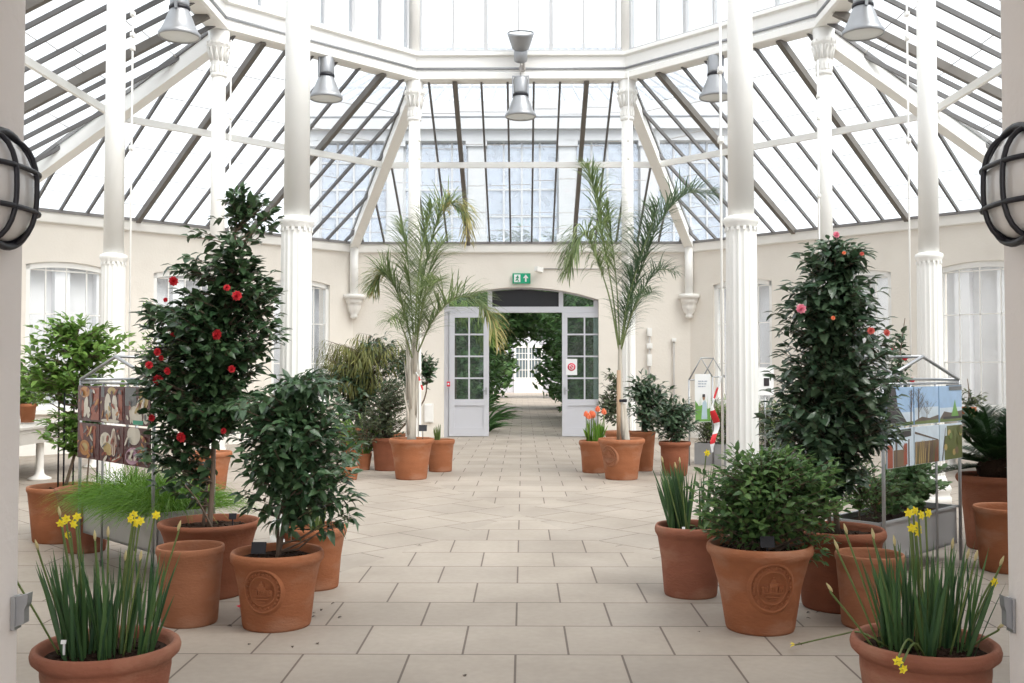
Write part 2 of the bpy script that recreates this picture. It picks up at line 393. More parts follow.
# front wall with the archway the picture is taken through
mb = MB()
yi, yo = -9.45, -10.5
for x0, x1 in ((-4.6, -1.813), (1.80, 4.6)):
    mb.box(((x0+x1)/2, (yi+yo)/2, ZE/2), (x1-x0, yi-yo, ZE))
N = 16
for i in range(N):
    xa = -1.813+3.613*i/N; xb = -1.813+3.613*(i+1)/N
    za = 3.2+.4*(1-((xa+.006)/1.81)**2); zb = 3.2+.4*(1-((xb+.006)/1.81)**2)
    vs = [(xa, y, z) for y in (yi, yo) for z in (za, ZE)] + [(xb, y, z) for y in (yi, yo) for z in (zb, ZE)]
    mb.add(vs, [(0, 4, 5, 1), (2, 3, 7, 6), (0, 2, 6, 4), (1, 5, 7, 3)])
mb.build('wall_front', 'pier', kind='structure')
mb = MB(); mb.box((-2.2, -12.0, 1.9), (.4, 3.0, 3.8)); mb.build('wall_entrance_left', 'pier', kind='structure')
mb = MB(); mb.box((2.2, -12.0, 1.9), (.4, 3.0, 3.8)); mb.build('wall_entrance_right', 'pier', kind='structure')
mb = MB(); mb.box((0, -12.0, 3.9), (4.8, 3.0, .2)); mb.build('ceiling_entrance', 'pier', kind='structure')

# cornice + gutter along the wall heads
mb = MB(); ring_sweep(mb, [(AO, ZE-.02), (AO-.05, ZE-.02), (AO-.05, ZE-.19), (AO-.035, ZE-.21), (AO, ZE-.21)], [-1, 0, 1, 2, 3, 4]); mb.build('trim_1', 'cornice', kind='structure')
mb = MB(); ring_sweep(mb, [(AO+.02, ZE-.02), (AO-.07, ZE-.02), (AO-.07, ZE+.035), (AO+.02, ZE+.035)], [-1, 0, 1, 2, 3, 4]); mb.build('trim_2', 'gutter', kind='structure')
mb = MB(); ring_sweep(mb, [(AO, 0), (AO-.03, 0), (AO-.03, .22), (AO-.02, .24), (AO, .24)], [-1, 0, 1]); mb.build('baseboard_right', 'cornice', kind='structure')
mb = MB(); ring_sweep(mb, [(AO, 0), (AO-.03, 0), (AO-.03, .22), (AO-.02, .24), (AO, .24)], [2, 3, 4]); mb.build('baseboard_left', 'cornice', kind='structure')

# windows ----------------------------------------------------------
wn = 0
def window(k, op, nv):
    global wn
    wn += 1
    mid, u, n, hw = facet_frame(k, AO)
    x0, x1, z0, zs, rise = op
    c = (x0+x1)/2; h = (x1-x0)/2
    root = thing('window_%d' % wn, None, None, mid+u*c+n*.09+V((0, 0, z0)), kind='structure')
    def top(x): return zs + rise*(1-((x-c)/h)**2)
    def P3(x, z, d=.09): return mid+u*x+n*d+V((0, 0, z))
    mb = MB()
    up = n
    N = 10
    for s_ in (-1, 1): mb.bar(P3(c+s_*(h-.04), z0), P3(c+s_*(h-.04), zs+.05), .08, .10, up)
    mb.bar(P3(x0, z0+.05), P3(x1, z0+.05), .10, .12, up)
    for i in range(N):
        xa = x0+(x1-x0)*i/N; xb = x0+(x1-x0)*(i+1)/N
        mb.bar(P3(xa, top(xa)-.05), P3(xb, top(xb)-.05), .10, .10, up)
    for i in range(1, nv):
        x = x0+(x1-x0)*i/nv; mb.bar(P3(x, z0), P3(x, top(x)-.05), .022, .03, up)
    for z in (z0+.86, z0+1.72, zs-.08): mb.bar(P3(x0, z), P3(x1, z), .022, .03, up)
    mb.build('window_frame', 'white', root)
    g = MB(); vs = []
    for d in (.088, .094):
        vs += [P3(x0+(x1-x0)*i/N, z0, d) for i in range(N+1)] + [P3(x0+(x1-x0)*i/N, top(x0+(x1-x0)*i/N)-.02, d) for i in range(N+1)]
    fs = []
    for o_ in (0, 2*(N+1)):
        fs += [(o_+i, o_+i+1, o_+N+1+i+1, o_+N+1+i) for i in range(N)]
    g.add(vs, fs); g.build('pane', 'wglass', root)
    sl = MB(); q = mid+u*c+V((0, 0, z0-.03)); sl.bar(q-u*(h+.06)-n*.03, q+u*(h+.06)-n*.03, .12, .06, (0, 0, 1)); sl.build('window_sill', 'cornice', root)
for k in (2, 0):
    for op, nv in zip(WIN, (4, 5, 4)): window(k, op, nv)
for k in (3, 7):
    for op, nv in zip(SIDE, (4, 5, 4)): window(k, op, nv)

# pale outbuildings just beyond the side windows
for k, nm in ((2, 'wall_outer_left'), (0, 'wall_outer_right')):
    mid, u, n, hw = facet_frame(k, AO+3.2)
    mb = MB(); a_, b_ = mid-u*5.5, mid+u*5.5
    mb.bar(a_+V((0, 0, 1.9)), b_+V((0, 0, 1.9)), .3, 3.8)
    for i in range(-6, 7):
        q = mid+u*(i*.85+.2)-n*.25; mb.bar(q, q+V((0, 0, 3.7)), .30, .22, n)
    mb.bar(a_-n*.25+V((0, 0, 3.75)), b_-n*.25+V((0, 0, 3.75)), .5, .25)
    mb.build(nm, 'outerwall', kind='structure')
# roof ----------------------------------------------------------
ceil = thing('ceiling', None, None, (0, 0, ZE), kind='structure')
for k in range(8):
    mid, u, n, _ = facet_frame(k, 1.0)
    n = n.normalized()
    upv = (n*(ZR-ZE) + V((0, 0, AO-AI))).normalized()
    b1, b2 = MB(), MB()
    def SP(x, s, dz=0): return n*s + u*x + V((0, 0, roofz(s))) + upv*dz
    for i in range(8):
        for sg in (-1, 1):
            x = sg*(.235+.472*i); s0 = max(AI-.05, abs(x)/math.tan(math.radians(22.5)))
            if s0 > AO-.1: continue
            if i == 2: b2.bar(SP(x, s0, -.01), SP(x, AO, -.01), .085, .12, upv)
            else: b1.bar(SP(x, s0, .02), SP(x, AO, .02), .038, .06, upv)
    b1.build('glazing_bars', 'bar', ceil); b2.build('principal_bars', 'barthick', ceil)
    lap = MB(); rl = random.Random(k+5)
    for i in range(-8, 8):
        xa, xb = .472*i-.235+.03, .472*i+.235-.03
        for s_ in (5.3, 6.2, 7.2, 8.1, 8.7):
            s_ += rl.uniform(-.12, .12)
            if max(abs(xa), abs(xb)) > s_*.414-.05: continue
            lap.bar(SP(xa, s_, .047), SP(xb, s_, .047), .012, .006, upv)
    lap.build('glass_laps', 'pipe', ceil)
    g = MB(); a, b = corner(k, AI-.05), corner(k+1, AI-.05); c, d = corner(k+1, AO+.05), corner(k, AO+.05)
    pts = [V((a.x, a.y, roofz(AI-.05))), V((b.x, b.y, roofz(AI-.05))), V((c.x, c.y, roofz(AO+.05))), V((d.x, d.y, roofz(AO+.05)))]
    g.add([p+upv*.050 for p in pts]+[p+upv*.056 for p in pts], [(0, 1, 2, 3), (7, 6, 5, 4)]); g.build('roof_glass', 'glass', ceil)
for k in (0, 1, 2, 3):
    mb = MB()
    p0 = corner(k, AI+.05, ZR-.12); p1 = corner(k, AO-.03, ZE-.02)
    mb.bar(p0, p1, .15, .22); mb.bar(p0+V((0, 0, -.12)), p1+V((0, 0, -.12)), .20, .05); mb.build('hip_rafter', 'white', ceil)
    m2 = MB(); m2.bar(p0+V((0, 0, .15)), p1+V((0, 0, .15)), .20, .06); m2.build('hip_flashing', 'bar', ceil)
mb = MB(); s = 6.47; z = roofz(s)-.14
ring_sweep(mb, [(s-.03, z-.055), (s+.03, z-.055), (s+.03, z+.055), (s-.03, z+.055)], [-1, 0, 1, 2, 3, 4]); mb.build('purlin', 'white', ceil)
# wall posts and corbels below the hips
for k in (1, 2):
    p = corner(k, AO-.10)
    mb = MB(); mb.tube([p+V((0, 0, 3.15)), p+V((0, 0, ZE+.02))], .095, 16); mb.build('wall_post', 'white', ceil)
    c = MB(); ring = []
    for i in range(20): pass
    c.lathe([(.03, 2.64), (.075, 2.66), (.085, 2.70), (.07, 2.73), (.115, 2.80), (.15, 2.90), (.15, 2.97), (.17, 2.98), (.19, 3.04), (.19, 3.08), (.235, 3.09), (.235, 3.18)], 24, (p.x, p.y, 0), True, True, flute=lambda k_, i: 1+(0.08*math.cos(6*2*PI*k_/24) if 2 < i < 7 else 0))
    c.build('corbel', 'cornice', ceil)

# ring girder and clerestory ------------------------------------
gird = thing('trim_3', None, None, (0, 0, ZR), kind='structure')
mb = MB()
a = AI
ring_sweep(mb, [(a-.16, ZR+.02), (a-.12, ZR), (a+.12, ZR), (a+.16, ZR+.02), (a+.16, ZR+.12), (a+.12, ZR+.15), (a+.10, ZR+.16), (a+.10, ZR+.42), (a+.17, ZR+.44), (a+.17, ZR+.50), (a-.17, ZR+.50), (a-.17, ZR+.44), (a-.10, ZR+.42), (a-.10, ZR+.16), (a-.12, ZR+.15), (a-.16, ZR+.12)], list(range(8)), True)
mb.build('girder', 'white', gird)
mb = MB()
for k in (-1, 0, 1, 2, 3):
    p, q = corner(k, AI-.12, ZR+.21), corner(k+1, AI-.12, ZR+.21)
    mb.tube([p, q], .022, 8)
mb.build('conduit', 'shade', gird)
ZC = 10.2
for k in (-1, 0, 1, 2, 3):
    mid, u, n, hw = facet_frame(k, AI)
    mb = MB()
    for i in range(-3, 4):
        x = i*.585-.04
        if abs(x) > hw-.1: continue
        w = .07 if abs(i) == 1 else .035
        mb.bar(mid+u*x+V((0, 0, ZR+.5)), mid+u*x+V((0, 0, ZC)), w, .10, n)
    mb.bar(mid-u*hw+V((0, 0, ZR+.53)), mid+u*hw+V((0, 0, ZR+.53)), .12, .07)
    mb.bar(mid-u*hw+V((0, 0, ZC)), mid+u*hw+V((0, 0, ZC)), .2, .2)
    mb.build('clerestory_frame', 'shadedwhite', gird)
    g = MB(); g.add([mid+n*d-u*hw+V((0, 0, ZR+.5)) for d in (0,)]+[mid+u*hw+V((0, 0, ZR+.5)), mid+u*hw+V((0, 0, ZC)), mid-u*hw+V((0, 0, ZC))] +
                    [mid+n*.006-u*hw+V((0, 0, ZR+.5)), mid+n*.006+u*hw+V((0, 0, ZR+.5)), mid+n*.006+u*hw+V((0, 0, ZC)), mid+n*.006-u*hw+V((0, 0, ZC))], [(0, 1, 2, 3), (7, 6, 5, 4)]); g.build('clerestory_glass', 'glass', gird)
for k in range(8):
    if k in (0, 1, 2, 3):
        p = corner(k, AI); mb = MB(); mb.tube([V((p.x, p.y, ZR+.5)), V((p.x, p.y, ZC))], .11, 16); mb.build('clerestory_post', 'cornice', gird)

lr = MB()
apex = V((0, 0, ZC+2.2))
for k in range(8):
    lr.bar(corner(k, AI, ZC), apex, .12, .14)
    for q_ in (.25, .5, .75):
        e_ = corner(k, AI, ZC).lerp(corner(k+1, AI, ZC), q_); lr.bar(e_, e_.lerp(apex, .8), .05, .08)
lr.build('lantern_ribs', 'white', gird)
lg = MB(); lg.add([corner(k, AI+.1, ZC+.08) for k in range(8)]+[apex+V((0, 0, .08))], [(k, (k+1) % 8, 8) for k in range(8)]); lg.build('lantern_roof_glass', glassmat('lantern_glass', dust=.16), gird)

# columns ----------------------------------------------------------
def column(k, label):
    p = corner(k, AI); p.z = 0
    root = thing('iron_column', label, 'column', p, 'fluted columns round the octagon')
    mb = MB(); mb.lathe([(.205, 0), (.205, .09), (.19, .10), (.185, .13), (.20, .16), (.205, .19), (.19, .22), (.165, .24), (.16, .28), (.15, .30), (.14, .33)], 32, p, True, True); mb.build('base', 'white', root)
    mb = MB(); N = 96
    def fl(kk, i): return 1 - (0, .065, .10, .10, .10, .065)[kk % 6]
    mb.lathe([(.140, .30), (.140, .36), (.131, 2.70), (.131, 2.74)], N, p, True, True, flute=fl); mb.build('fluted_shaft', 'white', root)
    mb = MB(); mb.lathe([(.128, 2.71), (.134, 2.715), (.134, 2.735), (.146, 2.75), (.151, 2.775), (.146, 2.80), (.112, 2.815)], 32, p, True, True)
    for i in range(16):
        a = 2*PI*i/16; mb.box(p+V((.134*math.cos(a), .134*math.sin(a), 2.70)), (.008, .025, .03), a)
    mb.build('collar', 'white', root)
    mb = MB(); mb.lathe([(.110, 2.8), (.102, 6.0)], 28, p, True, True); mb.build('upper_shaft', 'white', root)
    mb = MB(); mb.lathe([(.104, 5.95), (.125, 5.97), (.125, 6.0), (.108, 6.02), (.106, 6.14), (.120, 6.17), (.11, 6.20), (.125, 6.33), (.160, 6.42), (.172, 6.43), (.172, 6.50), (.15, 6.52), (.165, ZR), ], 28, p, True, True)
    for i in range(12):
        a = 2*PI*i/12; d = V((math.cos(a), math.sin(a), 0)); q = p + d*.115 + V((0, 0, 6.2))
        mb.tube([q, q+d*.02+V((0, 0, .10)), q+d*.055+V((0, 0, .19)), q+d*.075+V((0, 0, .18))], [.022, .026, .022, .008], 6)
        mb.box(p+d*.118+V((0, 0, 6.08)), (.02, .03, .10), a)
        mb.box(p+d*.172+V((0, 0, 6.465)), (.03, .045, .05), a)
    mb.build('capital', 'white', root)
    return root
column(5, 'near white fluted column on the left, rising behind the red camellia and leafy shrub')
column(6, 'near white fluted column on the right, rising behind the jasmine bush')
column(4, 'white fluted column at far left behind the collage display panels')
column(7, 'white fluted column at far right behind the landscape display panels')
column(3, 'white column with scrolled capital seen over the top of the red camellia')
column(0, 'white column with scrolled capital seen over the top of the pink camellia')
column(2, 'white column behind the potted palm left of the doorway')
column(1, 'white column behind the potted palm right of the doorway')

# cable conduits clipped beside columns
def conduit(px, Z, y0, y1, boxes, label):
    p = W(px, y1, Z); z0 = 0.0; z1 = W(px, y0, Z).z
    root = thing('cable_conduit', label, 'conduit', (p.x, p.y, z0))
    mb = MB(); mb.tube([(p.x, p.y, z0), (p.x, p.y, z1)], .011, 8); mb.build('tube', 'white', root)
    for by in boxes:
        b = W(px, by, Z); q = MB(); q.box((p.x, p.y, b.z), (.045, .05, .05)); q.box((p.x, p.y-.028, b.z), (.03, .012, .03)); q.build('clip_box', 'white', root)
conduit(128.5, 11.15, -180, 420, [14, 35, 48, 148], 'thin white cable conduit with clip boxes beside the far left column')
conduit(911.5, 11.15, -180, 420, [14, 38, 141], 'thin white cable conduit with clip boxes beside the far right column')
conduit(722.5, 8.42, -200, 430, [70, 140], 'thin white cable conduit running down the near right column')
conduit(418.5, 17.45, 72, 430, [140, 158], 'thin white conduit up the column behind the left palm')
conduit(629.5, 17.45, 72, 430, [140, 158], 'thin white conduit up the column behind the right palm')
conduit(821, 14.75, 60, 420, [96, 118, 196], 'thin white conduit up the column behind the pink camellia')
conduit(228, 14.8, 40, 420, [118], 'thin white conduit up the column behind the red camellia')

# pendant lamps ----------------------------------------------------
def make_pendant():
    r = thing('pendant_lamp', 'x', 'lamp', (0, 0, 0), 'grey bell lamps hung from the ring girder')
    mb = MB(); mb.tube([(0, .17, .34), (0, .10, .38), (0, .02, .36), (0, 0, .26), (0, 0, .0)], .012, 8); mb.build('hook', 'pipe', r)
    mb = MB(); mb.lathe([(.10, -.30), (.12, -.29), (.125, -.26), (.125, -.03), (.11, 0), (.03, .015)], 24, (0, 0, 0), True, True)
    for s_ in (-1, 1): mb.bar((s_*.14, 0, -.36), (s_*.14, 0, .02), .02, .04, (0, 1, 0))
    mb.bar((-.15, 0, .02), (.15, 0, .02), .03, .02); mb.build('housing', 'shade', r)
    mb = MB(); mb.lathe([(.125, -.295), (.14, -.30), (.14, -.335), (.125, -.34)], 24, (0, 0, 0), True, True); mb.build('clamp_ring', 'black', r)
    mb = MB(); mb.lathe([(.12, -.33), (.15, -.40), (.20, -.53), (.245, -.63), (.272, -.66), (.275, -.70), (.262, -.712), (.25, -.69), (.19, -.53), (.14, -.40)], 32); mb.build('bell_shade', 'shade', r)
    mb = MB(); mb.lathe([(.25, -.695), (.15, -.705), (.02, -.71)], 32, (0, 0, 0), False, True); mb.build('lens', 'lens', r)
    return r
pl = make_pendant()
PL = [((0, 4.30, 6.655), 0, 'grey bell pendant lamp hanging below the floodlight over the doorway'),
      ((-3.22, 3.22, 6.69), PI/4, 'grey bell pendant lamp between the near left column and the left palm column'),
      ((3.22, 3.22, 6.69), -PI/4, 'grey bell pendant lamp just left of the near right column'),
      ((-4.56, .05, 6.66), PI/2, 'grey bell pendant lamp at the top left, left of the red camellia column'),
      ((4.56, .05, 6.66), -PI/2, 'grey bell pendant lamp at the top right, right of the pink camellia column')]
for i, (loc, rz, lb) in enumerate(PL):
    o = pl if i == 0 else copy_thing(pl)
    o.location = loc; o.rotation_euler = (0, 0, rz); o['label'] = lb
# floodlight aimed up
fr = thing('floodlight', 'grey upturned floodlight fixed on the white girder over the doorway', 'lamp', (0, 4.40, ZR+.15))
q = Matrix.Rotation(math.radians(28), 3, 'X')
mb = MB(); mb.tube([(.02, 4.47, ZR+.18), (.05, 4.36, ZR+.16), (.06, 4.30, ZR+.22), (.03, 4.28, ZR+.30)], .02, 8); mb.lathe([(.05, -.03), (.06, -.02), (.06, .03), (.05, .04)], 16, (0.03, 4.40, ZR+.18), True, True, mat=Matrix.Rotation(PI/2, 3, 'X')); mb.build('bracket', 'pipe', fr)
c0 = (0, 4.26, ZR+.27)
mb = MB(); mb.lathe([(.08, -.02), (.11, 0), (.12, .03), (.12, .18), (.10, .20)], 24, c0, True, True, mat=q); mb.build('housing', 'shade', fr)
mb = MB(); mb.lathe([(.10, .19), (.14, .21), (.19, .33), (.225, .44), (.235, .46), (.235, .49), (.22, .495)], 32, c0, True, mat=q); mb.build('reflector', 'shade', fr)
mb = MB(); mb.lathe([(.225, .475), (.02, .50)], 32, c0, False, True, mat=q); mb.build('lens', 'lens', fr)

# doorway ------------------------------------------------------------
YD = AO+.22
door = thing('door_1', None, None, (0, YD, 0), kind='structure')
def xw(px): return W(px, 370, YD+13.1).x
def zw(py): return W(523, py, YD+13.1).z
mb = MB()
XL, XR = xw(450.5), xw(604); XML, XMR = xw(490), xw(561); ZT = zw(312)
ctr = 0; Ztop = 3.34
def archz(x): return 3.07+.28*(1-(x/DHW)**2)
for x, w in ((-DHW+.05, .10), (DHW-.05, .10)): mb.box((x, YD, 1.53), (w, .16, 3.06))
for x in (XML, XMR): mb.box((x, YD, (archz(x)+ZT)/2+.02), (.10, .14, archz(x)-ZT+.02))
mb.box((0, YD, ZT+.05), (2*DHW, .18, .13))
N = 16
for i in range(N):
    xa = -DHW+2*DHW*i/N; xb = -DHW+2*DHW*(i+1)/N
    mb.bar((xa, YD, archz(xa)-.015), (xb, YD, archz(xb)-.015), .12, .03, (0, 0, 1))
mb.build('door_frame', 'joinery', door)
g = MB()
def gl(x0, x1, z0, ztop_fn, y, m):
    N = 6; vs = []
    for d in (0, .006):
        for i in range(N+1):
            x = x0+(x1-x0)*i/N; vs += [(x, y+d, z0), (x, y+d, ztop_fn(x))]
    fs = []
    for o_ in (0, 2*(N+1)): fs += [(o_+2*i, o_+2*i+2, o_+2*i+3, o_+2*i+1) for i in range(N)]
    m.add(vs, fs)
gl(-DHW+.1, XML-.05, ZT+.1, lambda x: archz(x)-.05, YD, g); gl(XMR+.05, DHW-.1, ZT+.1, lambda x: archz(x)-.05, YD, g); g.build('fanlight_pane', 'dglass', door)
mb = MB(); mb.add([(x, y, z) for y in (YD-.02, YD+.02) for (x, z) in ((XML+.05, ZT+.11), (XMR-.05, ZT+.11), (XMR-.05, archz(XMR)-.03), (0, archz(0)-.03), (XML+.05, archz(XML)-.03))],
                  [(0, 1, 2, 3, 4), (9, 8, 7, 6, 5)]+[(i, 5+i, 5+(i+1) % 5, (i+1) % 5) for i in range(5)]); mb.build('dark_panel', 'darkpanel', door)
for (x0, x1, nm) in ((XL-.02, XML-.02, 'left'), (XMR+.02, XR+.06, 'right')):
    lf = MB(); y = YD-.10; z0, z1 = .02, ZT-.02; w = x1-x0
    st = .12
    for x in (x0+st/2, x1-st/2): lf.box((x, y, (z0+z1)/2), (st, .05, z1-z0))
    zb = zw(400)
    wi = w-2*st; lf.box(((x0+x1)/2, y, z1-.055), (wi, .046, .11)); lf.box(((x0+x1)/2, y, zb-.05), (wi, .046, .14)); lf.box(((x0+x1)/2, y, z0+.1), (wi, .046, .2))
    lf.box(((x0+x1)/2, y+.008, (zb+z0)/2), (wi, .02, zb-z0-.1))
    lf.box(((x0+x1)/2, y, (zb+z1)/2), (.035, .04, z1-zb))
    for i in range(1, 4): lf.box(((x0+x1)/2, y, zb+(z1-zb)*i/4), (wi, .034, .035))
    o = lf.build('door_leaf', 'joinery', door)
    g = MB(); gl(x0+.1, x1-.1, zb, lambda x: z1-.08, y, g); g.build('pane', 'dglass', o)
    h = MB(); hx = x1-.06 if nm == 'left' else x0+.06
    h.tube([(hx, y-.03, 1.05), (hx, y-.07, 1.05), (hx+(-.09 if nm == 'left' else .09), y-.07, 1.05)], .012, 8); h.box((hx, y-.03, 1.03), (.04, .012, .16)); h.build('door_handle', 'metal', o)
# notice on the right leaf
mb = MB(); c = W(571.5, 367, YD-.13+13.1)
mb.box(c, (.25, .006, .36)); mb.lathe([(.088, -.001), (.088, .005)], 28, c+V((0, -.002, .0)), True, True, mi=1, mat=Matrix.Rotation(PI/2, 3, 'X'))
ringm = Matrix.Rotation(PI/2, 3, 'X')
mb.lathe([(.045, .003), (.045, .008), (.058, .008), (.058, .003)], 24, c+V((0, -.002, 0)), mi=0, mat=ringm)
mb.bar(c+V((-.04, -.009, .04)), c+V((.04, -.009, -.04)), .014, .004, (0, 1, 0), mi=0)
tag(mb.build('door_notice', ['signwhite', 'signred'], origin=c), 'white notice with a red disc stuck on the right door pane', 'sign')

# exit sign
c = W(521.5, 278.5, AO+13.1-.05)
ex = thing('exit_sign', 'green and white emergency exit sign above the doorway arch', 'sign', c)
mb = MB(); mb.box(c, (.40, .06, .23)); mb.build('sign_box', 'exitgreen', ex)
mb = MB(); yb = c.y-.033
def rect(m, x0, x1, z0, z1, mi=0): m.box((c.x+(x0+x1)/2, yb, c.z+(z0+z1)/2), (x1-x0, .008, z1-z0), 0, mi)
rect(mb, -.165, -.025, -.085, .085)
mb.lathe([(.018, -.004), (.018, .008)], 12, (c.x-.085, yb, c.z+.05), True, True, mi=1, mat=ringm)
for a_, b_ in (((-.088, .03), (-.10, -.02)), ((-.10, -.02), (-.07, -.045)), ((-.07, -.045), (-.075, -.075)), ((-.10, -.02), (-.13, -.055)), ((-.088, .03), (-.055, .005)), ((-.09, .03), (-.125, .015))):
    mb.bar((c.x+a_[0], yb-.006, c.z+a_[1]), (c.x+b_[0], yb-.006, c.z+b_[1]), .02, .006, (0, 1, 0), mi=1)
mb.bar((c.x+.095, yb, c.z-.075), (c.x+.095, yb, c.z+.03), .035, .008, (0, 1, 0))
mb.add([(c.x+.095+i, yb-.004, c.z+j) for i, j in ((-.06, .005), (.06, .005), (0, .085))]+[(c.x+.095+i, yb+.004, c.z+j) for i, j in ((-.06, .005), (.06, .005), (0, .085))], [(0, 1, 2), (5, 4, 3), (0, 3, 4, 1), (1, 4, 5, 2), (2, 5, 3, 0)])
mb.build('pictogram', ['signwhite', 'exitgreen'], ex)
# security camera with cable
c = W(539, 269, AO+13.1-.14)
sc_ = thing('security_camera', 'small white camera on the wall right of the exit sign', 'camera', c)
mb = MB(); mb.bar(c+V((-.07, -.08, .0)), c+V((.06, .06, -.03)), .10, .10); mb.build('camera_body', 'white', sc_)
mb = MB(); mb.tube([c+V((.03, .02, 0)), c+V((.08, .10, .02)), c+V((.08, .14, .02))], .025, 8); mb.build('wall_bracket', 'white', sc_)
p0 = c+V((.09, .125, .02))
mb = MB(); mb.tube([p0, V((2.5, p0.y, p0.z))], .014, 8); tag(mb.build('wall_cable', 'pipe', origin=p0), 'thin grey cable along the wall from the white camera', 'cable')
# fire call point
c = W(448.5, 384, AO+13.1-.03)
mb = MB(); mb.box(c, (.07, .05, .11)); mb.lathe([(.022, 0), (.022, .035)], 14, c, True, True, mi=1, mat=ringm)
tag(mb.build('fire_call_point', ['signred', 'signwhite'], origin=c), 'small red call point on the wall left of the doorway', 'alarm')
# wall pipes on the right
def wallpipe(px, y0, y1, label, extras=(), bend=None, Z=None, r=.022):
    Z = Z or AO+13.1-.06
    p = W(px, y0, Z); q = W(px, y1, Z)
    pts = [p, q] if not bend else [W(a, b, Z) for a, b in bend]
    root = thing('wall_pipe', label, 'pipe', (pts[-1].x, pts[-1].y, pts[-1].z))
    mb = MB(); mb.tube(pts, r, 8); mb.build('tube', 'pipe', root)
    for (ey, w, h) in extras:
        c = W(px, ey, Z); e = MB(); e.box(c, (w, .09, h)); e.box(c+V((0, -.05, 0)), (w*.6, .02, h*.6)); e.build('junction_box', 'white', root)
wallpipe(649.5, 330, 436, 'grey cable pipe with white switch boxes right of the right palm', [(332, .10, .18), (346, .12, .12), (360, .10, .26)])
wallpipe(674, 340, 436, 'short grey wall pipe with a capped top in the right part of the back wall', [(340, .09, .08)])
wallpipe(698, 245, 436, 'grey downpipe looping round the right corbel', bend=[(697.5, 244), (697.5, 292), (704, 297), (705.5, 304), (699, 318), (698.5, 330), (698.5, 436)], r=.03)
wallpipe(347, 245, 436, 'grey downpipe looping round the left corbel', bend=[(347.5, 244), (347.5, 290), (339, 292), (339.5, 300), (344, 318), (344, 436)], r=.03)
c = W(429, 413, AO+13.1-.03); mb = MB(); mb.box(c, (.20, .04, .42)); mb.box(c+V((0, -.025, 0)), (.16, .02, .38)); tag(mb.build('wall_cabinet', 'white', origin=c), 'small white cover plate low on the wall left of the doorway', 'panel')

# staging benches --------------------------------------------------
def bench(sx, label):
    x0, x1 = 6.42, 9.0
    root = thing('staging_bench', label, 'bench', (sx*7.7, -1.3, 0))
    mb = MB(); yc, ly = -.6, 5.9
    mb.box((sx*(x0+x1)/2, yc, .70), (x1-x0, ly, .06)); mb.box((sx*(x0+.03), yc, .60), (.05, ly, .15)); mb.box((sx*(x0+.02), yc, .735), (.08, ly, .03)); mb.build('slab', 'stone', root)
    for y in (-3.3, -1.4, .5, 2.2):
        l_ = MB(); l_.lathe([(.15, 0), (.15, .025), (.09, .05), (.06, .08), (.052, .14), (.05, .55), (.07, .60), (.07, .67)], 20, (sx*6.58, y, 0), True, True); l_.build('leg', 'cornice', root)
    pz = MB(); pz.box((sx*8.1, yc, .09), (.5, ly, .18)); pz.build('kerb', 'plinth', root)
    gr = MB()
    gr.box((sx*8.05, yc, .21), (.05, ly, .04)); gr.box((sx*8.05, yc, .64), (.05, ly, .04))
    for i in range(49): gr.box((sx*8.05, -3.45+i*.118, .42), (.03, .045, .42))
    gr.build('grille', 'cornice', root)
    return root
bench(-1, 'pale stone staging bench on white legs along the left wall')
bench(1, 'pale stone staging bench on white legs along the right wall')

# bulkhead lamps on the archway jambs -------------------------------
def bulkhead(sx, x, Z, y, label):
    c = V((x, Z-13.1, W(523, y, Z).z))
    root = thing('bulkhead_lamp', label, 'lamp', c, 'caged lamps on the archway')
    m = Matrix(((0, 0, -sx), (0, 1, 0), (sx, 0, 0))).transposed() if False else (Matrix.Rotation(-PI/2*sx, 3, 'Y'))
    # local +z points away from the wall (towards the passage)
    mb = MB(); mb.lathe([(.205, 0), (.205, .035), (.19, .05)], 40, c, True, True, mat=m); mb.build('base_plate', 'black', root)
    mb = MB(); mb.lathe([(.182, .04), (.18, .055), (.165, .078), (.13, .10), (.08, .113), (.02, .118)], 36, c, False, True, mat=m); mb.build('globe', 'globe', root)
    cg = MB()
    def pt(a, b): return c + m @ V(a)
    ringpts = [c + m @ V((.200*math.cos(2*PI*i/40), .200*math.sin(2*PI*i/40), .055)) for i in range(41)]
    cg.tube(ringpts, .013, 8, False)
    def hoop(off, ax):
        h = math.sqrt(max(.001, .2**2-off**2)); pts = []
        for i in range(15):
            t = -1+2*i/14; s_ = math.sin(t*PI/2)
            zz = .03+.105*(math.sqrt(max(0, 1-(abs(s_))**2.6)))*(h/.2)**.5
            q = (off, s_*h, zz) if ax == 0 else (s_*h, off, zz)
            pts.append(c + m @ V(q))
        cg.tube(pts, .0095, 8)
    for o_ in (-.07, .07): hoop(o_, 0)
    for o_ in (-.07, .07): hoop(o_, 1)
    cg.build('cage', 'black', root)
bulkhead(-1, -1.813, 3.42, 188, 'round caged bulkhead lamp on the left pier of the archway')
bulkhead(1, 1.785, 3.42, 186, 'round caged bulkhead lamp on the right pier of the archway')
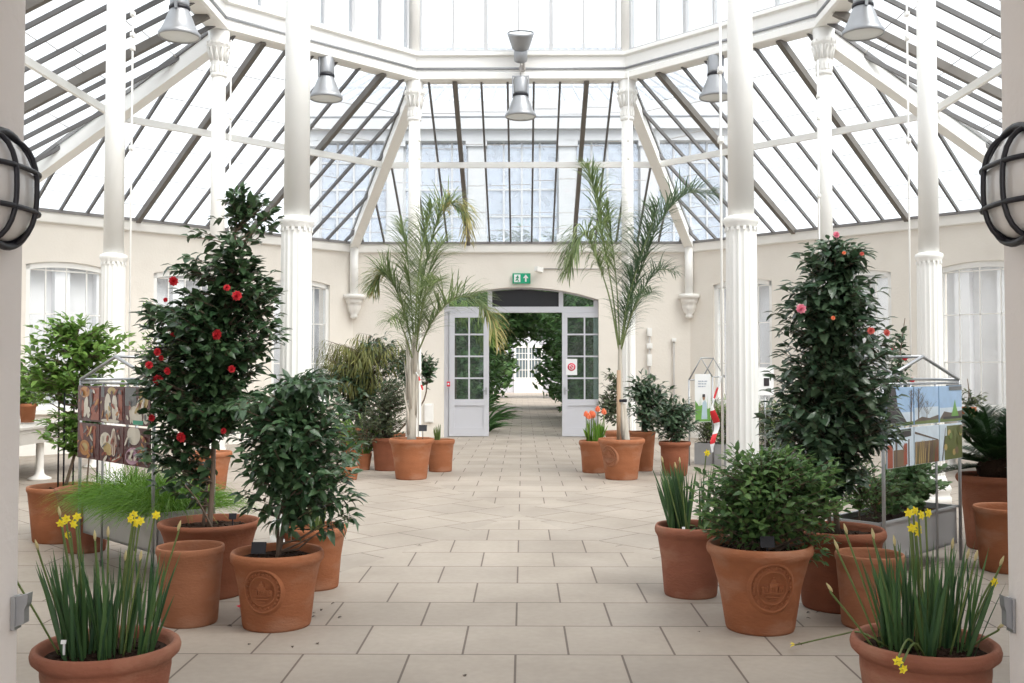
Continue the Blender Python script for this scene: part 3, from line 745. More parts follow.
# grey hinge plates low on the jamb faces
def plate(sx, x, label, k=1.0):
    c = V((x, -9.475, .625)); root = thing('jamb_plate', label, 'bracket', c)
    mb = MB(); t = .03
    poly = [(-.0, -.06), (.060, -.042), (.060, .01), (.072, .028), (.076, .066), (.0, .048)]
    vs = [c+V((-sx*px_*k, 0, pz)) + V((0, dy, 0)) for dy in (-.018, .018) for px_, pz in poly]
    m = len(poly); mb.add(vs, [tuple(range(m)), tuple(reversed(range(m, 2*m)))]+[(i, m+i, m+(i+1) % m, (i+1) % m) for i in range(m)]); mb.build('plate', 'shade', root)
    b = MB(); b.box(c+V((-sx*.012*k, .0, -.005)), (.018*k, .05, .12)); b.build('fixing_bar', 'metal', root)
plate(-1, -1.813, 'grey metal stay plate low on the left archway pier', .8)
plate(1, 1.80, 'grey metal stay plate low on the right archway pier', .5)

# ------------------------------------------------------------------ plants
def potdim(cx, yb, hwb, hwr, yr, Z=None):
    "centre, base radius, rim radius, height from photo measurements"
    if Z is None:
        Zf = CAM.z*F/(yb-370); Zc = Zf
        for _ in range(4): Zc = Zf + hwb*Zc/F
    else: Zc = Z
    x = CAM.x + (cx-523)*Zc/F
    return V((x, Zc-13.1, 0)), hwb*Zc/F, hwr*Zc/F, CAM.z-(yr-370)*Zc/F
def pot(root, c, rb, rt, h, style='rolled', mat='terra', soil=True, soilz=.05):
    mb = MB(); t = .028
    if style == 'rolled':
        pr = [(rb*.97, 0), (rb, .015), (rb+(rt*.90-rb)*.48, h*.5), (rt*.915, h-.085), (rt*.95, h-.068), (rt*.985, h-.055), (rt, h-.035), (rt*.985, h-.012), (rt*.95, h), (rt*.91, h-.006), (rt*.875, h-.03)]
    elif style == 'bell':
        pr = [(rb*.96, 0), (rb, .02), (rb+(rt-rb)*.22, h*.35), (rb+(rt-rb)*.42, h*.62), (rb+(rt-rb)*.66, h*.82), (rt*.94, h-.05), (rt*.985, h-.035), (rt, h-.018), (rt*.98, h-.003), (rt*.94, h), (rt*.90, h-.012), (rt*.85, h-.04)]
    elif style == 'bowl':
        pr = [(rb*.9, 0), (rb*.97, .02), (rb+(rt*.87-rb)*.75, h*.45), (rt*.87, h*.72), (rt*.87, h-.075), (rt*.92, h-.066), (rt*.985, h-.048), (rt, h-.028), (rt*.98, h-.008), (rt*.94, h), (rt*.89, h-.006), (rt*.85, h-.03)]
    else:  # plain straight rim
        pr = [(rb*.97, 0), (rb, .012), (rb+(rt*.97-rb)*.5, h*.5), (rt*.965, h-.05), (rt*.985, h-.043), (rt, h-.03), (rt, h-.008), (rt*.985, h), (rt*.93, h), (rt*.915, h-.015), (rt*.89, h-.06)]
    if soil:
        ir = pr[-1][0]; pr += [(ir*.985, h-soilz-.035), (.01, h-soilz-.035)]
        mb.lathe(pr, 48, c, True)
    else:
        pr += [(rb+(rt*.9-rb)*.5-t, h*.5), (rb-t, .035), (.01, .03)]; mb.lathe(pr, 48, c, True)
    o = mb.build('pot', mat, root)
    if soil:
        s_ = MB(); n = 40; vs = [c+V((0, 0, h-soilz+.012))]; fs = []
        rr = pr[-2][0]*1.0; K = 7
        for j in range(1, K+1):
            for i in range(n):
                a = 2*PI*i/n; r = rr*j/K
                vs.append(c+V((r*math.cos(a), r*math.sin(a), h-soilz+R.uniform(-.010, .012)*(1 if j < K else .3))))
        fs += [(0, 1+i, 1+(i+1) % n) for i in range(n)]
        for j in range(K-1):
            for i in range(n): fs.append((1+j*n+i, 1+(j+1)*n+i, 1+(j+1)*n+(i+1) % n, 1+j*n+(i+1) % n))
        s_.add(vs, fs)
        for i in range(int(60*rr/.25)):
            a = R.uniform(0, 2*PI); r = rr*.93*math.sqrt(R.random()); q = c+V((r*math.cos(a), r*math.sin(a), h-soilz+.008))
            d = rv(); d.z *= .3; s_.bar(q-d.normalized()*.012, q+d.normalized()*.014, .014, .008)
        s_.build('soil', 'soil', root)
    return o
def medallion(root, c, rb, rt, h, ang, zc, rad, mat):
    "relief badge on the pot wall, facing angle ang"
    mb = MB()
    slope = (rt*.90-rb)*.96/(h-.085)
    def sp(u, v, d):
        z = zc+v; r = rb+slope*z+d; a = ang+u/r
        return c+V((r*math.cos(a), r*math.sin(a), z))
    n = 40
    prof = [(1.14, -.004), (1.05, .010), (1.0, .017), (.95, .017), (.92, .007), (.72, .007), (.70, .014), (.66, .014), (.64, .006), (.01, .007)]
    vs = [sp(rad*r*math.cos(2*PI*i/n)*.95, rad*r*math.sin(2*PI*i/n)*1.05, d) for r, d in prof for i in range(n)]
    mb.add(vs, [(j*n+i, j*n+(i+1) % n, (j+1)*n+(i+1) % n, (j+1)*n+i) for j in range(len(prof)-1) for i in range(n)], 0, True)
    def bump(u, v, w, hh, rot=0.0, d0=.004, d1=.017):
        q = [(-w/2, -hh/2), (w/2, -hh/2), (w/2, hh/2), (-w/2, hh/2)]
        cs, sn = math.cos(rot), math.sin(rot)
        P_ = [(u+a*cs-b*sn, v+a*sn+b*cs) for a, b in q]
        mb.add([sp(a*rad, b*rad, d0) for a, b in P_]+[sp(a*rad, b*rad, d1) for a, b in P_], [(4, 5, 6, 7), (0, 1, 5, 4), (1, 2, 6, 5), (2, 3, 7, 6), (3, 0, 4, 7)])
    for i in range(26):
        a = 2*PI*i/26; bump(.81*math.cos(a), .86*math.sin(a), .05, .11, a-PI/2)
        if i % 3: bump(.84*math.cos(a+.07), .89*math.sin(a+.07), .07, .04, a-PI/2)
    # palm-house like emblem
    bump(0, -.22, .95, .07); bump(0, .02, .36, .40); bump(-.36, -.06, .28, .22); bump(.36, -.06, .28, .22); bump(0, .30, .20, .14); bump(0, .42, .05, .12)
    for x in (-.44, -.34, -.24, -.1, 0, .1, .24, .34, .44): bump(x, -.05, .03, .24, d1=.023)
    bump(0, -.38, .6, .06); bump(0, -.5, .36, .05)
    mb.build('medallion', mat, root)

def trunk_tube(mb, pts, r0, r1, n=8):
    P_ = catmull(pts, 5); k = len(P_)
    mb.tube(P_, [r0+(r1-r0)*i/(k-1) for i in range(k)], n)
    return P_
def crown(ml, mbk, trunk, blobs, n, L, Wd, seed=1, per=6, tl=.28, droop=.25, bend=.15, spread=.9, bright=0, mi_fn=None, branch=.5, bias=2.4, br=.006):
    r = random.Random(seed)
    tot = sum(b[4] if len(b) > 4 else b[1]*b[2]*b[3] for b in blobs)
    for _ in range(n):
        x = r.random()*tot
        for b in blobs:
            x -= (b[4] if len(b) > 4 else b[1]*b[2]*b[3])
            if x <= 0: break
        d = V((r.gauss(0, 1), r.gauss(0, 1), r.gauss(0, 1))).normalized()
        rad = r.random()**(1/bias)
        end = b[0] + V((d.x*b[1], d.y*b[2], d.z*b[3]))*rad
        # nearest sensible point on the trunk
        want = end.z - .45*math.hypot(end.x-trunk[0].x, end.y-trunk[0].y)
        root = min(trunk, key=lambda p: abs(p.z-want))
        vec = end-root; ln = vec.length
        if ln < .02: continue
        s0 = root + vec*max(0.0, 1-tl/ln)
        dirn = (end-s0).normalized(); upw = V((0, 0, 1))
        if r.random() < branch:
            mid = (root+s0)/2 + V((0, 0, -.05*ln)) + rv(r, .02)
            mbk.tube([root, mid, s0, end], [br*1.3, br, br*.6, br*.25], 5, False)
        else: mbk.tube([s0, end], [br*.45, br*.25], 4, False)
        side = dirn.cross(upw); side = side.normalized() if side.length > .05 else V((1, 0, 0))
        oth = side.cross(dirn)
        ph = r.uniform(0, 6.28)
        for k in range(per):
            t = (k+.6)/per; p = s0.lerp(end, t)
            a = ph + k*2.4
            pd = side*math.cos(a) + oth*math.sin(a)*.6
            ld = dirn*(.35+.5*t) + pd*spread + V((0, 0, -droop)) + rv(r, .22)
            up = V((0, 0, 1)) + d*.55 + rv(r, .35)
            sc = r.uniform(.65, 1.15)
            ml.leaf(p, ld, up, L*sc, Wd*sc, bend*r.uniform(.3, 1.5), mi_fn(r, p) if mi_fn else 0)
        if per > 2: ml.leaf(end, dirn + V((0, 0, -droop*.6)) + rv(r, .2), V((0, 0, 1))+d*.5+rv(r, .3), L*.8, Wd*.8, bend, mi_fn(r, end) if mi_fn else 0)
def blob(px, py, rx, ry, Z, dep=None, dz=0.0):
    c = W(px, py, Z+dz); return (c, rx*Z/F, (dep if dep else rx*Z/F), ry*Z/F)
def rosette(root, p, face, r, mat, name='flower', n=(9, 8, 6, 4)):
    mb = MB(); face = V(face).normalized(); a = face.orthogonal().normalized(); b = face.cross(a)
    for j, k in enumerate(n):
        for i in range(k):
            t = 2*PI*(i+.5*j)/k + R.uniform(-.1, .1); out = a*math.cos(t)+b*math.sin(t)
            d = out*(1-.24*j)+face*(.12+.34*j)
            mb.leaf(V(p)+face*.004*j, d, face, r*(1.05-.14*j), r*(1.0-.16*j), -.10)
    mb.lathe([(r*.16, -.004), (r*.2, r*.12), (r*.05, r*.2)], 8, p, True, True, mat=face.to_track_quat('Z', 'Y').to_matrix())
    return mb.build(name, mat, root)
def daffodil(root, base, top, face, r=.022, stemr=.0035, bud=False, lean=None):
    base, top = V(base), V(top); face = V(face).normalized()
    mid = base.lerp(top, .55)+(lean or V((0, 0, 0)))
    st = MB(); P_ = catmull([base, mid, top-face*.012-V((0, 0, .0)), top], 5)
    st.tube(P_, [stemr*1.2]*(len(P_)-3)+[stemr, stemr, stemr*.8], 6, True); so = st.build('flower_stem', 'stemgreen', root)
    mb = MB()
    if bud:
        mb.lathe([(.002, -.004), (.006, .008), (.0065, .02), (.003, .036), (.0005, .042)], 8, top, True, True, mat=(top-mid).normalized().to_track_quat('Z', 'Y').to_matrix())
        mb.build('bud', 'buff', so); return
    a = face.orthogonal().normalized(); b = face.cross(a)
    for i in range(6):
        t = PI*i/3; out = a*math.cos(t)+b*math.sin(t); mb.leaf(top, out+face*.12, face, r, r*.62, .05)
    mb.lathe([(r*.2, 0), (r*.24, r*.3), (r*.32, r*.5), (r*.28, r*.48), (r*.1, r*.1)], 10, top, False, True, mat=face.to_track_quat('Z', 'Y').to_matrix())
    mb.build('flower', 'yellow', so)
def blades_clump(mb, c, rad, n, L, Wd, splay=.25, seed=1, bend=.25, clumps=7, droop=0.0, mi=0):
    r = random.Random(seed)
    cl = [(rad*.8*math.sqrt(r.random()), r.uniform(0, 2*PI)) for _ in range(clumps)]
    for i in range(n):
        rr, aa = cl[i % clumps]
        a = r.uniform(0, 2*PI); q = r.uniform(0, rad*.2)
        p = V((rr*math.cos(aa)+q*math.cos(a), rr*math.sin(aa)+q*math.sin(a), 0))
        if p.length > rad: p *= rad/p.length
        out = p*(splay/max(rad, .01)) + V((r.uniform(-.2, .2), r.uniform(-.2, .2), 0))*.8
        d = V((out.x, out.y, 1)).normalized()
        ang = r.uniform(0, PI); side = V((math.cos(ang), math.sin(ang), 0)); side = (side-d*side.dot(d)).normalized()
        mb.blade(c+p, d, side, L*r.uniform(.65, 1.1), Wd*r.uniform(.75, 1.2), V((out.x, out.y, 0))*bend*r.uniform(.3, 2)*2, 5, mi, droop)
def marker(p, h, w, label, mat='black', face=0.0, tilt=.35):
    p = V(p); root = thing('plant_marker', label, 'plant label', p)
    st = MB(); st.bar(p, p+V((0, 0, h)), .008, .006, (0, 1, 0)); st.build('stake', mat, root)
    pl_ = MB(); d = V((0, math.sin(tilt), math.cos(tilt)))
    c0 = p+V((0, -.008, h-.005)); pl_.bar(c0, c0+d*w*.8, w, .006, (0, 1, -.3)); pl_.build('plate', mat, root)

# ---- front daffodil pots
def daffpot(cx, label, Z, hw, yr, seed, flowers, buds, mat):
    c, rb, rt, h = potdim(cx, 0, hw*.66, hw, yr, Z)
    root = thing('potted_daffodils', label, 'potted plant', c)
    pot(root, c, rb, rt, h, 'bowl', mat)
    s = c+V((0, 0, h-.055))
    mb = MB(); blades_clump(mb, s, rt*.74, 135, .41, .0145, .17, seed, .13, 11); mb.build('leaves', 'blade', root)
    for (px, py, dZ, fx, fy, *kw) in flowers:
        t = W(px, py, Z+dZ); b = s+V(((t.x-c.x)*.55, (t.y-c.y)*.5, 0)) if not kw else s+V(kw[0])
        daffodil(root, b, t, (fx, -1, fy), .021, lean=V((0, 0, .04)) if not kw else V((0, 0, .08)))
    for (px, py, dZ, *kw) in buds:
        t = W(px, py, Z+dZ); b = s+V(((t.x-c.x)*.5, (t.y-c.y)*.5, 0))
        daffodil(root, b, t, (0, -.3, 1), bud=True, lean=V((0, 0, .0)))
    return root, c, rt, h
_, c, rt, h = daffpot(108.5, 'terracotta bowl of yellow daffodils at the front left beside the pier', 4.12, 70.5, 641, 11,
        [(131, 519, 0, -.4, .1), (136, 523, .02, .3, 0), (140, 521, -.03, .5, .2), (134, 515, .05, 0, .4), (156, 515, .05, .8, 0), (74, 524, 0, -.2, -.2), (77, 517, .08, .2, .4), (66, 519, .05, .6, .1), (61, 523, 0, .4, -.4), (68, 535, .06, -.6, -.1)],
        [(95, 540, .05), (108, 536, -.05), (178, 530, .1), (38, 549, -.05), (16, 578, -.1), (125, 560, .1), (140, 560, -.1), (60, 516, .1)], 'terra2')
marker(W(64, 655, 3.98), .05, .02, 'white plant label stuck in the front left daffodil bowl', 'signwhite')
_, c, rt, h = daffpot(919, 'terracotta bowl of yellow daffodils at the front right beside the pier', 4.06, 70, 635, 23,
        [(909, 513, 0, -.3, .1), (915, 511, .04, .3, .3), (921, 515, -.05, .6, .2), (928, 513, 0, .5, .1), (912, 528, 0, -.3, -.1), (917, 526, .05, .2, .2), (918, 532, 0, .4, -.3), (994, 582, .0, .3, 0), (898, 661, -.36, -.2, -.1, (-.05, -.1, .0)), (903, 669, -.37, .3, -.2, (-.03, -.1, 0))],
        [(838, 549, .05), (874, 538, .05), (847, 533, .08), (998, 628, -.05), (952, 548, 0), (967, 558, .1), (975, 560, -.1), (1000, 565, .05), (895, 545, .1), (832, 591, -.1)], 'terra2')

so_ = [o for o in bpy.data.objects if o.name == 'potted_daffodils.001'][0]
b0 = V((c.x-.12, c.y-.02, h-.05)); tip = floor_pt(795, 645, .03)
st_ = MB(); st_.tube(catmull([b0, V((c.x-.26, c.y-.03, h+.03)), b0.lerp(tip, .5)+V((0, 0, .06)), tip], 6), .0038, 6); q_ = st_.build('flower_stem', 'stemgreen', so_)
fb = MB()
for i in range(5): fb.leaf(tip, V((-1, .5*math.cos(i*1.25), .6*math.sin(i*1.25)+.2)), V((0, 0, 1)), .03, .014, .1)
fb.build('flower', 'yellow', q_)
# ---- left pots
c, rb, rt, h = potdim(191, 628, 27, 33, 545)
r1 = thing('terracotta_pot', 'empty straight terracotta pot between the red camellia and the left daffodil bowl', 'plant pot', c); pot(r1, c, rb, rt, h, 'plain', 'terra3', False)
c, rb, rt, h = potdim(866, 629, 27, 33, 551)
r1 = thing('terracotta_pot', 'empty straight terracotta pot right of the jasmine pot, behind the right daffodil bowl', 'plant pot', c); pot(r1, c, rb, rt, h, 'plain', 'terra3', False)
c, rb, rt, h = potdim(1004, 573, 27, 33, 505)
r1 = thing('terracotta_pot', 'empty terracotta pot at the far right edge in front of the cycad', 'plant pot', c); pot(r1, c, rb, rt, h, 'plain', 'terra', False)

# red camellia
c, rb, rt, h = potdim(210, 601, 34, 50, 520); ZC1 = c.y+13.1
root = thing('potted_camellia', 'tall dark camellia with red flowers in a flared terracotta pot on the left', 'potted plant', c)
pot(root, c, rb, rt, h, 'bell', 'terra4')
bk = MB(); s = c+V((0, 0, h-.06))
T = trunk_tube(bk, [s, W(213, 470, ZC1), W(214, 420, ZC1+.02), W(219, 340, ZC1), W(232, 270, ZC1), W(238, 205, ZC1)], .019, .006)
trunk_tube(bk, [s+V((-.05, .02, 0)), W(208, 460, ZC1+.1), W(206, 400, ZC1+.1), W(190, 330, ZC1+.05)], .012, .004)
trunk_tube(bk, [s+V((.03, -.02, 0)), W(199, 503, ZC1-.1), W(185, 485, ZC1-.15)], .008, .004)
lf = MB()
crown(lf, bk, T, [blob(240, 238, 34, 34, ZC1)+(.0035,), blob(208, 275, 38, 30, ZC1)+(.006,), blob(244, 288, 34, 34, ZC1)+(.012,), blob(186, 320, 46, 30, ZC1), blob(222, 345, 52, 38, ZC1, .3), blob(176, 380, 44, 48, ZC1), blob(222, 400, 44, 34, ZC1), blob(174, 455, 30, 42, ZC1), blob(266, 335, 20, 26, ZC1)], 700, .092, .053, 3, 6, .24, .3)
crown(lf, bk, T, [blob(245, 203, 22, 14, ZC1), blob(270, 215, 10, 14, ZC1), blob(176, 272, 8, 10, ZC1), blob(272, 305, 10, 22, ZC1), blob(195, 232, 8, 12, ZC1)], 70, .08, .04, 31, 5, .18, .2)
lf.build('foliage', 'darkleaf', root); bk.build('branches', 'bark', root)
for (px, py, sz) in ((218, 335, .04), (237, 296, .034), (174, 281, .034), (158, 380, .036), (168, 371, .026), (158, 352, .028), (162, 358, .02), (149, 365, .026), (173, 336, .024), (182, 437, .036), (232, 369, .026), (227, 288, .024), (152, 418, .024), (245, 402, .022), (224, 431, .022), (166, 300, .018)):
    rosette(root, W(px, py, ZC1-R.uniform(.18, .33)), (R.uniform(-.5, .5), -1, R.uniform(-.2, .4)), sz, 'red')
marker(c+V((.17, -.05, h-.05)), .07, .05, 'black plant label in the red camellia pot')

# leafy shrub with medallion pot
c, rb, rt, h = potdim(278, 632, 33.5, 46, 549); Z4 = c.y+13.1
root = thing('potted_shrub', 'leafy green shrub in a terracotta pot with a round badge, front left', 'potted plant', c)
pot(root, c, rb, rt, h, 'rolled', 'terra'); medallion(root, c, rb, rt, h, -PI/2-.12, .245, .118, 'terra')
bk = MB(); s = c+V((0, 0, h-.06))
T = trunk_tube(bk, [s, W(284, 520, Z4), W(284, 470, Z4), W(290, 420, Z4), W(296, 390, Z4)], .016, .006)
trunk_tube(bk, [s+V((0, .01, .05)), W(277, 490, Z4+.05), W(262, 440, Z4), W(255, 400, Z4)], .009, .004)
lf = MB()
crown(lf, bk, T, [blob(288, 412, 58, 32, Z4), blob(302, 455, 60, 44, Z4), blob(262, 445, 40, 40, Z4), blob(314, 490, 46, 28, Z4), blob(258, 402, 34, 26, Z4), blob(325, 430, 34, 34, Z4)], 430, .088, .040, 5, 6, .24, .35, .2, bias=2.0)
crown(lf, bk, T, [blob(345, 500, 12, 28, Z4), blob(280, 515, 22, 10, Z4), blob(250, 490, 14, 25, Z4), blob(305, 382, 35, 10, Z4)], 50, .10, .042, 51, 6, .22, .5, .3)
lf.build('foliage', 'midleaf', root); bk.build('branches', 'bark', root)
marker(c+V((-.085, -.10, h-.05)), .05, .085, 'dark slate plant label in the badge pot of the leafy shrub')

# pot behind it with strappy leaves
c, rb, rt, h = potdim(315, 591, 24, 32, 525)
root = thing('potted_bulbs', 'terracotta pot with yellowing strap leaves half hidden behind the leafy shrub', 'potted plant', c)
pot(root, c, rb, rt, h, 'rolled', 'terra')
mb = MB(); blades_clump(mb, c+V((0, 0, h-.05)), rt*.55, 22, .24, .02, .25, 8, .4, 4); mb.build('leaves', 'stemgreen', root)

# citrus tree with stakes
c, rb, rt, h = potdim(64, 547, 29, 35, 487); c.y += .12; c.x -= .06; Z6 = c.y+13.1
root = thing('potted_citrus', 'bright green citrus tree tied to thin black stakes in a terracotta pot, far left', 'potted plant', c)
pot(root, c, rb, rt, h, 'plain', 'terra')
bk = MB(); s = c+V((0, 0, h-.06)); T = trunk_tube(bk, [s, W(80, 430, Z6), W(77, 390, Z6), W(78, 330, Z6)], .016, .006)
lf = MB(); crown(lf, bk, T, [blob(72, 352, 50, 34, Z6)+(.04,), blob(40, 376, 34, 26, Z6)+(.05,), blob(90, 395, 38, 34, Z6)+(.04,), blob(56, 335, 28, 22, Z6)+(.035,), blob(106, 345, 26, 30, Z6)+(.035,), blob(72, 428, 38, 20, Z6)+(.03,)], 330, .09, .05, 9, 6, .25, .0, bias=1.9)
lf.build('foliage', 'lemonleaf', root); bk.build('branches', 'bark', root)
for px in (58, 63.5, 73, 97):
    b = W(px, 482, Z6+R.uniform(-.1, .1)); b.z = h-.05; q = MB(); q.tube([b, V((b.x, b.y, 1.30))], .008, 6); q.build('stake', 'black', root)
# pot beside it
c, rb, rt, h = potdim(86, 554, 19, 30, 487)
root = thing('terracotta_pot', 'flared brownish terracotta pot right of the citrus pot, left of the grass trough', 'potted plant', c)
pot(root, c, rb, rt, h, 'bell', 'terra2')
bk = MB(); tp = [c+V((0, 0, h-.05)), c+V((.02, 0, h+.25)), c+V((.05, .02, h+.55))]; T = trunk_tube(bk, tp, .009, .004)
lf = MB(); crown(lf, bk, T, [(tp[2], .14, .14, .14)], 34, .07, .02, 41, 6, .15, .1); lf.build('foliage', 'midleaf', root); bk.build('branches', 'bark', root)

# lemon pot on the left bench, seedlings on the right bench
def benchpot(px, py, hw, hh, Z, label, leafmat_, bl, nl, mat='terra'):
    c = W(px, py, Z); c.z = .75; r = hw*Z/F; hh = hh*Z/F
    root = thing('potted_plant', label, 'potted plant', c)
    mb = MB(); mb.lathe([(r*.72, 0), (r*.92, hh-.05), (r, hh-.05), (r, hh), (r*.9, hh), (r*.86, hh-.03), (.01, hh-.03)], 28, c, True); mb.build('pot', mat, root)
    bk = MB(); T = trunk_tube(bk, [c+V((0, 0, hh-.03)), c+V((.02, 0, hh+.2)), c+V((0, 0, hh+.4))], .012, .005)
    lf = MB(); crown(lf, bk, T, bl, nl, .09, .045, 77, 6, .2, .1); lf.build('foliage', leafmat_, root); bk.build('branches', 'bark', root)
Zb = 14.2
benchpot(27.5, 424, 8.5, 19, Zb, 'small terracotta pot with a citrus bush on the left bench', 'lemonleaf', [blob(24, 385, 22, 18, Zb), blob(16, 405, 12, 14, Zb), blob(38, 395, 14, 12, Zb)], 90)
benchpot(968, 424, 8, 16, Zb, 'small terracotta pot with spindly seedlings on the right bench', 'fineleaf', [blob(968, 398, 8, 8, Zb), blob(983, 398, 8, 6, Zb)], 16)

# lighter tree behind the camellia
c, rb, rt, h = potdim(150, 500, 20, 26, 450); c = V((-3.9, -.6, 0)); rb, rt, h = .2, .28, .48; Zt = c.y+13.1
root = thing('potted_shrub', 'slender pale green shrub standing behind the red camellia near the far left column', 'potted plant', c)
pot(root, c, rb, rt, h, 'rolled', 'terra')
bk = MB(); T = trunk_tube(bk, [c+V((0, 0, h-.06)), W(172, 420, Zt), W(165, 360, Zt), W(160, 310, Zt)], .016, .005)
lf = MB(); crown(lf, bk, T, [blob(152, 315, 12, 22, Zt), blob(190, 335, 30, 14, Zt), blob(145, 345, 12, 25, Zt), blob(165, 360, 20, 25, Zt)], 130, .07, .035, 13, 6, .25, .1)
lf.build('foliage', 'lemonleaf', root); bk.build('branches', 'bark', root)

# ---- display stands with troughs -----------------------------------
def panel_shapes(kind, idx):
    "list of (material, polygon in 0..1 panel coordinates)"
    def ell(cx, cy, a, b, rot=0, n=16):
        return [(cx+a*math.cos(2*PI*i/n)*math.cos(rot)-b*math.sin(2*PI*i/n)*math.sin(rot), cy+a*math.cos(2*PI*i/n)*math.sin(rot)+b*math.sin(2*PI*i/n)*math.cos(rot)) for i in range(n)]
    def rect(x0, x1, y0, y1): return [(x0, y0), (x1, y0), (x1, y1), (x0, y1)]
    def line(x0, y0, x1, y1, w):
        d = math.hypot(x1-x0, y1-y0) or 1; nx, ny = -(y1-y0)/d*w, (x1-x0)/d*w
        return [(x0-nx, y0-ny), (x0+nx, y0+ny), (x1+nx*.5, y1+ny*.5), (x1-nx*.5, y1-ny*.5)]
    S = []
    r = random.Random(100+idx)
    if kind == 'collage':
        if idx == 0: S += [('rust', rect(.62, .98, .05, .95)), ('amber', ell(.33, .82, .24, .16)), ('slate', rect(.55, .7, .5, .9)), ('garlic', ell(.38, .4, .10, .3, -.2)), ('rust', ell(.25, .35, .06, .25)), ('garlic', ell(.52, .25, .08, .16))]
        if idx == 1: S += [('garlic', ell(.33, .45, .14, .36)), ('garlic', ell(.62, .42, .12, .38)), ('straw', ell(.5, .88, .18, .1)), ('slate', rect(.05, .18, .7, .98)), ('garlic', ell(.45, .06, .4, .05)), ('rust', rect(.8, .95, .1, .9))]
        if idx == 2: S += [('slate', rect(.02, .45, .5, .98)), ('straw', ell(.75, .7, .18, .25, .3)), ('garlic', ell(.45, .3, .25, .32, .35)), ('slate', ell(.3, .68, .18, .2)), ('teal', rect(.35, .75, .02, .13)), ('garlic', ell(.85, .25, .12, .2))]
        if idx == 3: S += [('rust', ell(.2, .75, .08, .25, .2)), ('rust', ell(.6, .8, .3, .1, .4)), ('amber', ell(.35, .3, .24, .22)), ('straw', ell(.35, .32, .14, .12)), ('amber', ell(.6, .15, .2, .06, .8)), ('rust', ell(.8, .6, .06, .3))]
        if idx == 4: S += [('garlic', ell(.25, .55, .25, .25)), ('straw', ell(.35, .35, .22, .16, -.5)), ('garlic', ell(.6, .55, .12, .38)), ('rust', line(.52, .25, .58, .85, .018)), ('rust', line(.60, .2, .62, .85, .018)), ('rust', line(.68, .25, .66, .85, .018)), ('rust', ell(.75, .12, .3, .07, .5)), ('garlic', line(.55, .05, .95, .22, .02))]
        if idx == 5:
            S += [('garlic', ell(.38, .8, .26, .26, -.3)), ('straw', ell(.8, .3, .12, .2)), ('pinkp', ell(.35, .25, .30, .22, .3))]
            S += [(('garlic', 'maroon')[i % 2], ell(.15+.45*r.random(), .12+.3*r.random(), .05, .05)) for i in range(12)]
        S += [(r.choice(('garlic', 'rust', 'straw', 'amber', 'slate', 'maroon', 'rust')), ell(r.uniform(.06, .94), r.uniform(.06, .94), r.uniform(.02, .05), r.uniform(.04, .14), r.uniform(-1, 1))) for _ in range(16)]
    else:
        def tree(x, y0, hh, w, n=14):
            o = [('bark_p', line(x, y0, x+.02, y0+hh, w))]
            for i in range(n):
                t = .3+.65*r.random(); sd = r.choice((-1, 1)); ln = .30*(1.15-t)*r.uniform(.6, 1.4)
                xx, yy = x+.02*t, y0+hh*t; xe, ye = xx+sd*ln*.8, yy+ln*.9
                o.append(('bark_p', line(xx, yy, xe, ye, w*.32)))
                for q in range(2): o.append(('bark_p', line(xx+(xe-xx)*.6, yy+(ye-yy)*.6, xe+r.uniform(-.1, .1), ye+r.uniform(.0, .1), w*.18)))
            return [(m_, [(min(1, max(0, a)), min(1, max(0, b))) for a, b in p_]) for m_, p_ in o]
        if idx == 0: S += [('skypale', rect(0, 1, .0, .35)), ('roofp', [(0, .08), (.75, .08), (.4, .5), (.32, 1), (0, 1)]), ('lawn', [(0, 0), (1, 0), (1, .1), (0, .08)])] + tree(.9, .08, .85, .022)
        if idx == 1: S += [('skypale', rect(0, 1, .0, .45)), ('lawn', [(0, 0), (1, 0), (1, .12), (0, .08)]), ('bark_p', [(0, .1), (.3, .2), (.6, .15), (1, .22), (1, .1), (0, .08)])] + tree(.16, .08, .88, .024) + tree(.4, .1, .5, .014)
        if idx == 2: S += [('skypale', rect(0, 1, .0, .4)), ('bark_p', [(0, .1), (.2, .3), (.5, .25), (1, .3), (1, .08), (0, .08)]), ('leafp', [(.5, .12), (.85, .12), (.72, .45), (.68, .62), (.62, .45)]), ('lawn', rect(0, 1, 0, .1)), ('roofp', rect(.15, .95, .08, .15)), ('slate', rect(.42, 1, .88, 1))]
        if idx == 3: S += [('brick', rect(0, .2, 0, .6)), ('roofp', [(.2, .95), (.9, .98), (.9, .78), (.5, .74)]), ('earth', rect(.22, .7, 0, .45)), ('brick', rect(.6, .74, .05, .6)), ('bark_p', rect(.3, .36, .0, .9)), ('skypale', rect(.38, .62, .55, .75)), ('bark_p', rect(.78, .82, 0, .7))]
        if idx == 4: S += [('skypale', [(.1, .72), (.9, .7), (.95, .95), (.2, .95)]), ('earth', rect(.0, 1, 0, .6)), ('bark_p', line(0, .85, .95, .6, .03))] + [(r.choice(('straw', 'moss', 'bark_p', 'rust')), line(x, 0, x+.05, .4+.25*r.random(), .018)) for x in [i*.07+.03 for i in range(13)]]
        if idx == 5: S += [('moss', rect(.2, 1, 0, .95)), ('skypale', rect(.0, .3, .68, .98)), ('bark_p', line(.1, 0, .25, .9, .02))] + [(r.choice(('lawn', 'earth', 'straw', 'moss')), ell(r.random()*.75+.18, r.random()*.75+.12, .07, .09)) for i in range(14)]
    return S
